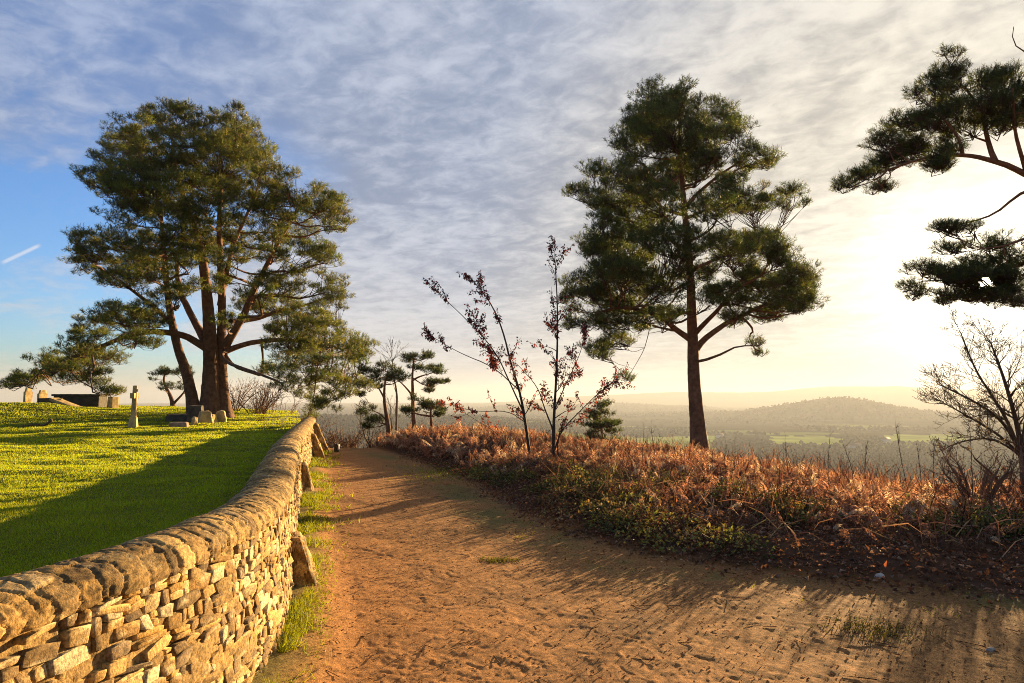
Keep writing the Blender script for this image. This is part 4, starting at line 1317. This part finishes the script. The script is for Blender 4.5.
def bare_trees():
    # right-hand bare tree against the sun
    D, s, ox, oy = 11.5, 144 / 492, 880, 300
    S_ = lambda z, dd=None: stem(z, s, ox, oy, D, dd)
    b = S_([(490, 600)])[0]; b[2] = float(gz(b[0], b[1])[0]) - 0.1
    j = S_([(486, 540)])[0]
    rt, o, t, g = bare('bare_tree', 'leafless bushy tree with fanning branches at the right edge', 'tree', b,
                       [([b, j] + S_([(470, 430), (440, 320), (410, 230), (380, 150)], [0, 0, .1, .2]), 0.055, 0.010, 30, 0.48),
                        ([j] + S_([(440, 440), (380, 380), (300, 335), (215, 295)], [-.1, -.3, -.5, -.6]), 0.035, 0.008, 22, 0.34),
                        ([j] + S_([(440, 420), (385, 330), (325, 240), (275, 110)], [.2, .4, .6, .7]), 0.035, 0.008, 22, 0.40),
                        ([j] + S_([(420, 470), (340, 420), (270, 380), (205, 345)], [.2, .4, .5, .6]), 0.028, 0.007, 22, 0.32),
                        ([j] + S_([(440, 500), (370, 470), (290, 480), (235, 500)], [-.2, -.4, -.6, -.7]), 0.024, 0.006, 22, 0.30),
                        ([j] + S_([(500, 420), (520, 300), (530, 150)], [-.2, -.3, -.4]), 0.06, 0.012, 8, 0.7),
                        ([j] + S_([(540, 470), (620, 380), (700, 260)], [.2, .3, .4]), 0.05, 0.012, 8, 0.7)], 71, 3, (0.085, 0.058, 0.035), minr=0.0036, kids=(2, 3), spread=0.6)
    add_leaves(rt, o, g, 900, [(0.20, 0.16, 0.06), (0.16, 0.11, 0.05)], 0.035, 'leaves', 0.006, 0.2)
    # birch between the small pines
    D, s, ox, oy = 25.6, 140 / 797, 330, 340
    S2 = lambda z, dd=None: stem(z, s, ox, oy, D, dd)
    b = S2([(375, 660)])[0]; b[2] = float(gz(b[0], b[1])[0]) - 0.1
    bare('birch_tree', 'bare thin birch between the small pines past the path end', 'tree', b,
         [([b] + S2([(378, 560), (380, 420), (382, 300), (360, 200), (355, 110)]), 0.07, 0.012, 14, 0.8), ([b + [-0.2, 0, 0]] + S2([(355, 560), (350, 470), (345, 380)], [.2, .2, .2]), 0.04, 0.010, 8, 0.6)],
         72, 2, (0.22, 0.17, 0.12), minr=0.006, kids=(2, 3))
    b = S2([(250, 690)])[0]; b[2] = float(gz(b[0], b[1])[0]) - 0.1
    bare('bare_shrub', 'sprawling bare shrub at the left foot of the small pines', 'shrub', b,
         [([b] + S2([(240, 620), (200, 560), (185, 500)]), 0.05, 0.012, 10, 0.8), ([b] + S2([(270, 620), (300, 570), (280, 500)], [.3, .3, .3]), 0.04, 0.010, 9, 0.7)],
         73, 2, (0.13, 0.10, 0.07), minr=0.006, kids=(2, 4))
    # brown thickets: behind the big pine and past the wall's end
    spots = ((236, 33, 374, 5, 'bare twiggy shrub directly right of the big pine trunk'), (258, 31, 380, 6, 'brownish bare shrub between the big pine and the wall end'),
             (280, 32, 388, 6, 'bare shrub behind the far end of the wall, tallest there'), (300, 34, 404, 5, 'small bare shrub just above the wall coping end'),
             (345, 26, 424, 7, 'rounded brown bare bush above the black post past the path end'), (322, 28, 428, 5, 'brown bare bush behind the wall buttresses'),
             (364, 27, 430, 6, 'low brown bare bush between the black post and small pines'),
             (972, 9.2, 441, 4, 'twiggy bare shrub in the bracken below the bare tree'), (1018, 9.6, 430, 4, 'twiggy bare shrub at the right edge beside the bare tree trunk'))
    for i, (px, D, top, nst, lab) in enumerate(spots):
        b = ground_at(px, D); b[2] -= 0.1
        tp = at(px, top, D); H = max(tp[2] - b[2], 0.8)
        g2 = np.random.default_rng(200 + i)
        st = []
        for k in range(nst + 4):
            a_ = g2.uniform(0, 2 * np.pi); sp = g2.uniform(0.2, 0.75) * H
            e = b + [math.cos(a_) * sp, math.sin(a_) * sp, H * g2.uniform(0.5, 0.75)]
            st.append(([b + [math.cos(a_) * 0.06, math.sin(a_) * 0.06, 0], (b + e) / 2 + [0, 0, 0.1 * H], e], 0.030, 0.010, 9, H * 0.30))
        bare('bare_shrub', lab, 'shrub', b, st, 210 + i, 2, (0.17, 0.095, 0.058), 'bare shrubs', minr=0.007 if D > 20 else 0.0035, kids=(2, 3), spread=0.6)
    # tall dry stems in the bracken
    ds = ((640, 12.5, 430), (655, 13.0, 428), (731, 12.4, 440), (789, 11.0, 440), (826, 10.4, 436), (848, 10.0, 446), (862, 9.8, 450), (908, 9.3, 428), (914, 9.2, 452), (938, 9.5, 446), (966, 9.0, 430))
    labs = {0: 'dry stem beside a second close to the tall pine, left one', 3: 'dry stem with dark seed head just right of the tall pine', 7: 'tallest dry forked stem leaning left near the bare tree'}
    for i, (px, D, top) in enumerate(ds):
        x = ray(px, 396)[0] * D
        b = np.array([x, D, float(gz(x, D)[0]) - 0.03])
        tp = at(px + (-12 if i == 7 else 4 * (-1) ** i), top, D)
        g2 = np.random.default_rng(300 + i)
        mid = (b + tp) / 2 + g2.normal(size=3) * 0.04
        bare('dry_stem', labs.get(i, 'thin dry leafless stem rising above the bracken against the valley'), 'dry stem', b,
             [([b, mid, tp], 0.007, 0.003, 6, 0.20)], 310 + i, 1, (0.11, 0.08, 0.055), 'dry stems above the bracken', minr=0.0022, kids=(1, 2), spread=0.5)


saplings(); bare_trees()


# ------------------------------------------------------------------ bracken, brambles, litter, grass
def bank_points(n, s0, s1, g, xr=(-8, 13), yr=(4, 30)):
    P = []
    tot = 0
    while tot < n:
        x = g.uniform(*xr, n * 3); y = g.uniform(*yr, n * 3)
        keep = (np.abs(x) < 0.80 * y + 1.2)
        x, y = x[keep], y[keep]
        s = sdist(x, y, EDGE)
        k = (s > s0) & (s < s1) & (y < 29)
        P.append(np.column_stack([x[k], y[k], s[k]])); tot += k.sum()
    return np.concatenate(P)[:n]


def frond(g, green=False):
    """one dead bracken frond of unit length: stem, paired drooping pinnae"""
    a = Acc()
    n = 7
    t = np.linspace(0, 1, n)
    arch = g.uniform(0.25, 0.85)
    P = np.column_stack([arch * t ** 2.0 * 0.75, 0.05 * np.sin(t * 4 + g.uniform(0, 6)), t * (1 - 0.42 * arch * t)])
    if g.uniform() < 0.4:
        P[4:, 2] -= np.array([0.05, 0.16, 0.30]) * g.uniform(0.6, 1.3)
    tube(a, P, np.linspace(0.007, 0.0025, n), 3, (1.25, 1.15, 1.0), cap=False)
    m = 13
    tt = np.linspace(0.38, 0.99, m)
    for sgn in (-1, 1):
        B = np.stack([np.interp(tt, t, P[:, i]) for i in range(3)], -1)
        ln = 0.20 * np.sin(np.clip((tt - 0.2) / 0.8, 0, 1) * np.pi) ** 0.8 + 0.03
        D = unit(np.column_stack([0.35 + 0.3 * g.normal(size=m), sgn * np.ones(m), -0.45 - 0.5 * g.uniform(size=m)]))
        c = np.clip(1 + 0.22 * g.normal(size=(m, 1)), 0.4, 1.7) * np.ones((m, 3))
        leaves(a, B, D, rdir(m, g) * 0.6 + [0.3, 0, 1], ln * g.uniform(0.6, 1.1, m), ln * 0.20, c, 0.12)
        for k in (0.5,):
            leaves(a, B + D * (ln * k)[:, None], unit(D + rdir(m, g) * 0.9), rdir(m, g), ln * 0.45, ln * 0.13, c, 0.2)
    v = np.concatenate(a.v); cc = np.concatenate(a.c)
    return v, (np.concatenate(a.t) if a.t else None), (np.concatenate(a.q) if a.q else None), cc


def bracken():
    g = np.random.default_rng(81)
    protos = [frond(g) for _ in range(14)]
    acc = Acc()
    P = bank_points(13500, 0.15, 10.5, g)
    s = P[:, 2]
    dens = np.where(P[:, 1] > 12.5, sst(s, 0.1, 0.7), sst(s, 0.9, 2.6)) * (0.55 + 0.45 * sst(fbm(P[:, 0] / 1.3, P[:, 1] / 1.3, 82, 3), -0.5, 0.2))
    P = P[g.uniform(size=len(P)) < dens]
    P = P[np.argsort(P[:, 0])]
    z = gz(P[:, 0], P[:, 1])
    cols = np.array([(0.36, 0.195, 0.125), (0.26, 0.13, 0.09), (0.45, 0.28, 0.185), (0.18, 0.12, 0.09), (0.58, 0.46, 0.32)])
    for i, (x, y, s_) in enumerate(P):
        v, t, q, c = protos[g.integers(len(protos))]
        L = g.uniform(0.26, 0.64) * (0.60 + 0.40 * sst(s_ + 2 * (y > 12.5), 1, 3.5))
        L *= (1.0 - 0.22 * sst(x, 3, 7)) * (1.0 + 0.45 * float(fbm(np.array([x / 0.9]), np.array([y / 0.9]), 86, 3)[0]))
        if x < 0.0 and y > 12:
            L *= 1.1
        a = g.uniform(0, 2 * np.pi); ca, sa = math.cos(a), math.sin(a)
        tl = g.normal() * 0.25
        vv = v * L
        vv = np.column_stack([vv[:, 0] + vv[:, 2] * tl, vv[:, 1], vv[:, 2] - np.abs(tl) * vv[:, 0] * 0.3])
        vv = np.column_stack([vv[:, 0] * ca - vv[:, 1] * sa + x, vv[:, 0] * sa + vv[:, 1] * ca + y, vv[:, 2] + z[i] - 0.03])
        acc.add(vv, t, q, np.clip(c * cols[g.choice(5, p=[.25, .22, .22, .12, .19])] * g.uniform(0.75, 1.2), 0.01, 0.7))
    # bent straw-coloured canes in front
    Q = bank_points(560, 0.7, 5.0, g, (0.5, 13))
    zq = gz(Q[:, 0], Q[:, 1])
    b0 = np.column_stack([Q[:, 0], Q[:, 1], zq + g.uniform(0, 0.3, len(Q))])
    d = unit(rdir(len(Q), g) * [1, 1, 0.5] + [0, 0, 0.25]); L = g.uniform(0.08, 0.34, len(Q))[:, None]
    m1 = b0 + d * L; e1 = m1 + unit(d + rdir(len(Q), g) * 0.5 - [0, 0, 0.4]) * L * 0.7
    cc = vary((0.42, 0.31, 0.18), len(Q), g, 0.25)
    segs(acc, b0, m1, 0.006, 0.005, 3, cc); segs(acc, m1, e1, 0.005, 0.002, 3, cc)
    Q = bank_points(3600, 1.3, 9.5, g)
    zq = gz(Q[:, 0], Q[:, 1])
    b0 = np.column_stack([Q[:, 0], Q[:, 1], zq]); d = unit(rdir(len(Q), g) * 0.45 + [0, 0, 1]); L = g.uniform(0.25, 0.72, len(Q))[:, None]
    m1 = b0 + d * L * 0.7; e1 = m1 + unit(d + rdir(len(Q), g) * 0.6) * L * 0.35
    cc = vary((0.17, 0.10, 0.065), len(Q), g, 0.35)
    cc[::3] = vary((0.46, 0.32, 0.19), len(cc[::3]), g, 0.25)
    segs(acc, b0, m1, 0.005, 0.004, 3, cc); segs(acc, m1, e1, 0.004, 0.002, 3, cc)
    tag(obj('bracken', acc, M['dead'], smooth=False), 'dense rust brown dead bracken covering the bank', 'bracken', None, 'stuff')


def brambles():
    g = np.random.default_rng(91)
    acc = Acc()
    Cn = bank_points(400, 0.35, 3.2, g, (-1.5, 12), (4.5, 17))
    for x, y, s_ in Cn:
        z = float(gz(x, y)[0])
        keep = fbm(np.array([x / 1.1]), np.array([y / 1.1]), 93, 2)[0]
        if keep < 0.02:
            continue
        rx = g.uniform(0.18, 0.42); h = g.uniform(0.12, 0.42) * (0.55 + 0.45 * float(sst(s_, 0.3, 1.5)))
        n = int(150 * rx / 0.3)
        d = rdir(n, g); d[:, 2] = np.abs(d[:, 2])
        rr = g.uniform(0.45, 1.0, n) ** 0.5
        p = np.array([x, y, z]) + d * rr[:, None] * [rx, rx, h]
        base = [(0.07, 0.09, 0.03), (0.18, 0.18, 0.05), (0.16, 0.085, 0.045), (0.26, 0.19, 0.08)][g.choice(4, p=[.32, .30, .20, .18])]
        c = vary(base, n, g, 0.3, 0.10)
        leaves(acc, p, unit(d * [1, 1, 0.2] + rdir(n, g) * 0.8), unit(d + [0, 0, 0.8]), g.uniform(0.03, 0.062, n), g.uniform(0.02, 0.04, n), c, 0.15)
        k = 9
        a0 = np.array([x, y, z]) + rdir(k, g) * [rx * .4, rx * .4, 0]; a1 = np.array([x, y, z]) + rdir(k, g) * [rx, rx, 0] + np.column_stack([np.zeros(k), np.zeros(k), g.uniform(0.4, 1.2, k) * h])
        segs(acc, a0, a1, 0.004, 0.003, 3, (0.10, 0.06, 0.04))
    tag(obj('brambles', acc, M['leaf'], smooth=False), 'low green bramble tangle along the foot of the bracken bank', 'brambles', None, 'stuff')


def litter():
    g = np.random.default_rng(101)
    acc = Acc()
    P = bank_points(15000, -0.35, 2.0, g, (-3, 10), (4.2, 20))
    w = np.where(P[:, 2] < 0.15, np.exp(-((P[:, 2] - 0.15) / 0.22) ** 2), 1.0)
    P = P[g.uniform(size=len(P)) < w]
    n = len(P)
    z, _, _ = terrain(P[:, 0], P[:, 1])
    p = np.column_stack([P[:, 0], P[:, 1], z + 0.008 + g.uniform(0, 0.025, n)])
    cols = np.array([(0.17, 0.085, 0.045), (0.11, 0.06, 0.04), (0.24, 0.14, 0.09), (0.28, 0.20, 0.15), (0.30, 0.10, 0.04)])
    c = cols[g.choice(5, n, p=[.34, .3, .2, .1, .06])] * (1 + 0.25 * g.normal(size=(n, 1)))
    leaves(acc, p, unit(rdir(n, g) * [1, 1, 0.35]), unit(rdir(n, g) * 0.6 + [0, 0, 1]), g.uniform(0.03, 0.075, n), g.uniform(0.02, 0.045, n), np.clip(c, 0.02, 0.6), 0.25)
    # crumbs, twigs and odd leaves over the path
    n = 15000
    x = g.uniform(-3.5, 5.5, n); y = 2.2 + 15 * g.uniform(size=n) ** 1.6
    s = sdist(x, y, EDGE); k = (s < 0) & (x > xwall(y) + 0.35)
    x, y = x[k], y[k]; n = len(x)
    z, _, _ = terrain(x, y)
    p = np.column_stack([x, y, z + 0.004])
    c = cols[g.choice(5, n, p=[.35, .47, .13, .03, .02])] * 0.62
    leaves(acc, p, unit(rdir(n, g) * [1, 1, 0.4]), unit(rdir(n, g) * 0.7 + [0, 0, 1]), g.uniform(0.008, 0.034, n), g.uniform(0.005, 0.016, n), np.clip(c, 0.02, 0.6), 0.25)
    n = 700
    x = g.uniform(-3, 5.5, n); y = 2.4 + 12 * g.uniform(size=n) ** 1.5
    s = sdist(x, y, EDGE); k = (s < 0.6) & (x > xwall(y) + 0.35); x, y = x[k], y[k]; n = len(x)
    z, _, _ = terrain(x, y); a = g.uniform(0, np.pi, n); L = g.uniform(0.02, 0.09, n)
    d = np.column_stack([np.cos(a) * L, np.sin(a) * L, 0.006 * g.normal(size=n)])
    p = np.column_stack([x, y, z + 0.006])
    segs(acc, p - d, p + d, 0.0028, 0.002, 3, vary((0.10, 0.065, 0.04), n, g, 0.3))
    tag(obj('leaf_litter', acc, M['dead'], smooth=False), 'brown fallen leaves and twigs scattered along the path edge', 'leaf litter', None, 'stuff')


def grass():
    g = np.random.default_rng(111)
    # lawn
    acc = Acc()
    N = 520000
    dep = 2.6 * (38 / 2.6) ** g.uniform(size=N)
    tx = g.uniform(-0.80, 0.02, N)
    x, y = tx * dep, dep
    k = (x < xwall(y) - 0.17) & (y < 37)
    x, y = x[k], y[k]
    n = len(x)
    z = lawn_z(x, y)
    px = np.clip(y, 3, 40) / F_
    tus = fbm(x / 0.5, y / 0.5, 112, 3)
    big = fbm(x / 1.6, y / 1.6, 113, 3)
    L = (0.024 + 0.014 * tus + 0.016 * np.maximum(big, 0)) * g.uniform(0.5, 1.4, n) + 0.30 * px
    w = np.maximum(0.0045, px * 0.75)
    D = unit(rdir(n, g) * 0.62 + np.array([-0.15, -0.1, 0.95]))
    c = vary((0.225, 0.285, 0.014), n, g, 0.2, 0.07) * (1 + 0.30 * big + 0.2 * tus)[:, None]
    dry = (g.uniform(size=n) < 0.10)[:, None]
    c = np.where(dry, np.array([0.26, 0.22, 0.08]) * g.uniform(0.7, 1.2, (n, 1)), c)
    blades(acc, np.column_stack([x, y, z - 0.004]), D, np.maximum(L, 0.02), w, np.clip(c, 0.01, 0.6), g)
    tag(obj('lawn_grass', acc, M['grass'], smooth=False), 'short green grass blades covering the churchyard lawn', 'grass', None, 'stuff')
    # verge along the wall foot, patch by the bracken, sparse tufts at the bank
    acc = Acc()
    N = 17000
    y = 3.0 + 17.5 * g.uniform(size=N) ** 1.5
    dw = 0.22 + np.abs(g.normal(size=N)) * (0.11 + 0.16 * sst(y, 5.0, 10))
    x = xwall(y) + dw
    keep = fbm(x / 0.3, y / 0.5, 116, 3) > -0.08
    x, y = x[keep], y[keep]
    N2 = 5200
    x2 = -0.9 + g.normal(size=N2) * 0.65; y2 = 15.0 + g.normal(size=N2) * 1.1
    m = sdist(x2, y2, EDGE) < 0.4
    B = bank_points(2600, -0.7, 0.25, g, (0, 6), (4.2, 9))
    kb = fbm(B[:, 0] / 0.35, B[:, 1] / 0.35, 118, 3) > 0.12
    x = np.concatenate([x, x2[m], B[kb, 0]]); y = np.concatenate([y, y2[m], B[kb, 1]])
    n = len(x); z, _, _ = terrain(x, y)
    tall = np.concatenate([np.ones(n - m.sum() - kb.sum()), np.full(m.sum(), 0.45), np.full(kb.sum(), 0.35)])
    L = g.uniform(0.03, 0.10, n) * tall
    D = unit(rdir(n, g) * 0.7 + [0.1, -0.05, 0.9])
    c = vary((0.13, 0.155, 0.02), n, g, 0.25, 0.08)
    blades(acc, np.column_stack([x, y, z - 0.004]), D, L, np.maximum(0.005, 0.8 * y / F_), c, g)
    tag(obj('verge_grass', acc, M['grass'], smooth=False), 'ragged green grass growing along the foot of the wall', 'grass', None, 'stuff')
    # weed patch and two pale stones near the right edge of the path
    acc = Acc(); n = 520
    p0 = np.array([1.9, 0]); dd_ = 4.75
    o = g.normal(size=(n, 2)) * [0.17, 0.13]
    xx, yy = ray(868, 396)[0] * dd_ + o[:, 0], dd_ + o[:, 1]
    z, _, _ = terrain(xx, yy)
    P_ = np.column_stack([xx, yy, z])
    blades(acc, P_, unit(rdir(n, g) * 0.9 + [0, 0, 0.45]), g.uniform(0.02, 0.06, n), 0.007, vary((0.04, 0.042, 0.016), n, g, 0.3), g)
    tag(obj('weed_patch', acc, M['grass'], smooth=False), 'flattened dark weeds on the path below the bank, towards the right edge', 'weeds')
    for px_, d_, sz_, lab in ((977, 4.42, 0.045, 'small pale flat stone lying on open path near the right edge'), (872, 6.0, 0.06, 'small pale stone among dead leaves at the foot of the bank')):
        x_ = ray(px_, 396)[0] * d_; z_ = float(terrain(np.array([x_]), np.array([d_]))[0][0])
        acc = Acc(); hexa(acc, box8((x_, d_, z_ - 0.012), sz_ * 1.6, sz_, sz_ * 0.7, R(25), 0.1, 0.7), 7, None, 1, (0.40, 0.37, 0.32), 0.012, px_)
        tag(obj('stone', acc, M['grave']), lab, 'stone')
    # single tussock on the path
    acc = Acc()
    c0 = at(499, 562, 1.0); d0 = EYE / (EYE - c0[2])
    p0 = np.array([c0[0] * d0, d0, 0]); n = 420
    o = g.normal(size=(n, 2)) * [0.10, 0.06]
    xx, yy = p0[0] + o[:, 0], p0[1] + o[:, 1]
    z, _, _ = terrain(xx, yy)
    blades(acc, np.column_stack([xx, yy, z]), unit(rdir(n, g) * 0.8 + [0, 0, 0.6]), g.uniform(0.02, 0.055, n), 0.006, vary((0.06, 0.06, 0.025), n, g, 0.3), g)
    tag(obj('grass_tuft', acc, M['grass'], smooth=False), 'lone dark flattened grass tuft in the middle of the path', 'grass tuft')


bracken(); brambles(); litter(); grass()


# ------------------------------------------------------------------ distant woods and farmhouses
def far_woods():
    g = np.random.default_rng(121)
    ico = np.array([(0, 0, 1), (0.9, 0, 0.35), (0.28, 0.85, 0.35), (-0.72, 0.53, 0.35), (-0.72, -0.53, 0.35), (0.28, -0.85, 0.35),
                    (0.8, 0.5, -0.4), (-0.3, 0.9, -0.4), (-0.95, 0, -0.4), (-0.3, -0.9, -0.4), (0.8, -0.5, -0.4)])
    tr = [(0, 1, 2), (0, 2, 3), (0, 3, 4), (0, 4, 5), (0, 5, 1), (1, 6, 2), (2, 6, 7), (2, 7, 3), (3, 7, 8), (3, 8, 4), (4, 8, 9), (4, 9, 5), (5, 9, 10), (5, 10, 1), (1, 10, 6)]
    n = 46000
    r = 150 * (4200 / 150) ** g.uniform(size=n); a = g.uniform(R(-40), R(42), n)
    x, y = r * np.sin(a), r * np.cos(a)
    f = fbm(x / 260, y / 260, 122, 4)
    px = W_ / 2 + F_ * x / y
    clear = ((px > 555) & (px < 716) & (y > 880) & (y < 1320)) | ((px > 766) & (px < 842) & (y > 1070) & (y < 1320)) | ((px > 876) & (px < 970) & (y > 1130) & (y < 1370))
    k = (f > -0.15) & ((~clear) | (g.uniform(size=n) < 0.03))
    x, y, r = x[k], y[k], r[k]; n = len(x)
    z = gz(x, y)
    sz = g.uniform(2.2, 4.6, n) * (0.85 + 0.1 * sst(r, 300, 2500))
    V = ico[None] * (sz[:, None, None] * np.array([1, 1, 1.15])) * g.uniform(0.75, 1.25, (n, 11, 1)) + np.column_stack([x, y, z + sz * 0.7])[:, None, :]
    T = (np.arange(n)[:, None, None] * 11 + np.array(tr)[None]).reshape(-1, 3)
    c = vary((0.034, 0.031, 0.018), n, g, 0.12, 0.08)
    acc = Acc(); acc.add(V.reshape(-1, 3), T, None, np.repeat(c, 11, 0))
    tag(obj('far_woods', acc, M['far'], smooth=False), 'hazy woodland spreading over the valley and the far hills', 'woodland', None, 'stuff')


def farmhouse(px, d, w_, lab, rot):
    g = ground_at(px, d)
    t = thing('farmhouse', lab, 'house', g, 'farmhouses in the valley')
    a = Acc(); hexa(a, box8(g + [0, 0, -2], w_, 7, 8, rot), 3, None, 1, (0.5, 0.48, 0.44), 0, 1); obj('wall', a, M['paint'], t)
    a = Acc()
    L = w_ / 2 + 0.5
    pr = []
    for x_, y_, z_ in ((-L, -4, 6), (L, -4, 6), (L, 4, 6), (-L, 4, 6), (-L, 0, 9.5), (L, 0, 9.5)):
        pr.append((g[0] + x_ * math.cos(rot) - y_ * math.sin(rot), g[1] + x_ * math.sin(rot) + y_ * math.cos(rot), g[2] + z_))
    a.add(pr, [(0, 4, 3), (1, 2, 5)], [(0, 1, 5, 4), (2, 3, 4, 5)], (0.16, 0.10, 0.075)); obj('roof', a, M['paint'], t)


far_woods()
farmhouse(719, 1260, 12, 'tiny pale farmhouse just right of the tall pine trunk', R(20))
farmhouse(853, 1000, 16, 'tiny pale farmhouse below the wooded hill, middle of the valley', R(-10))
farmhouse(884, 1120, 18, 'tiny pale farmhouse by the green field near the bare tree', R(35))
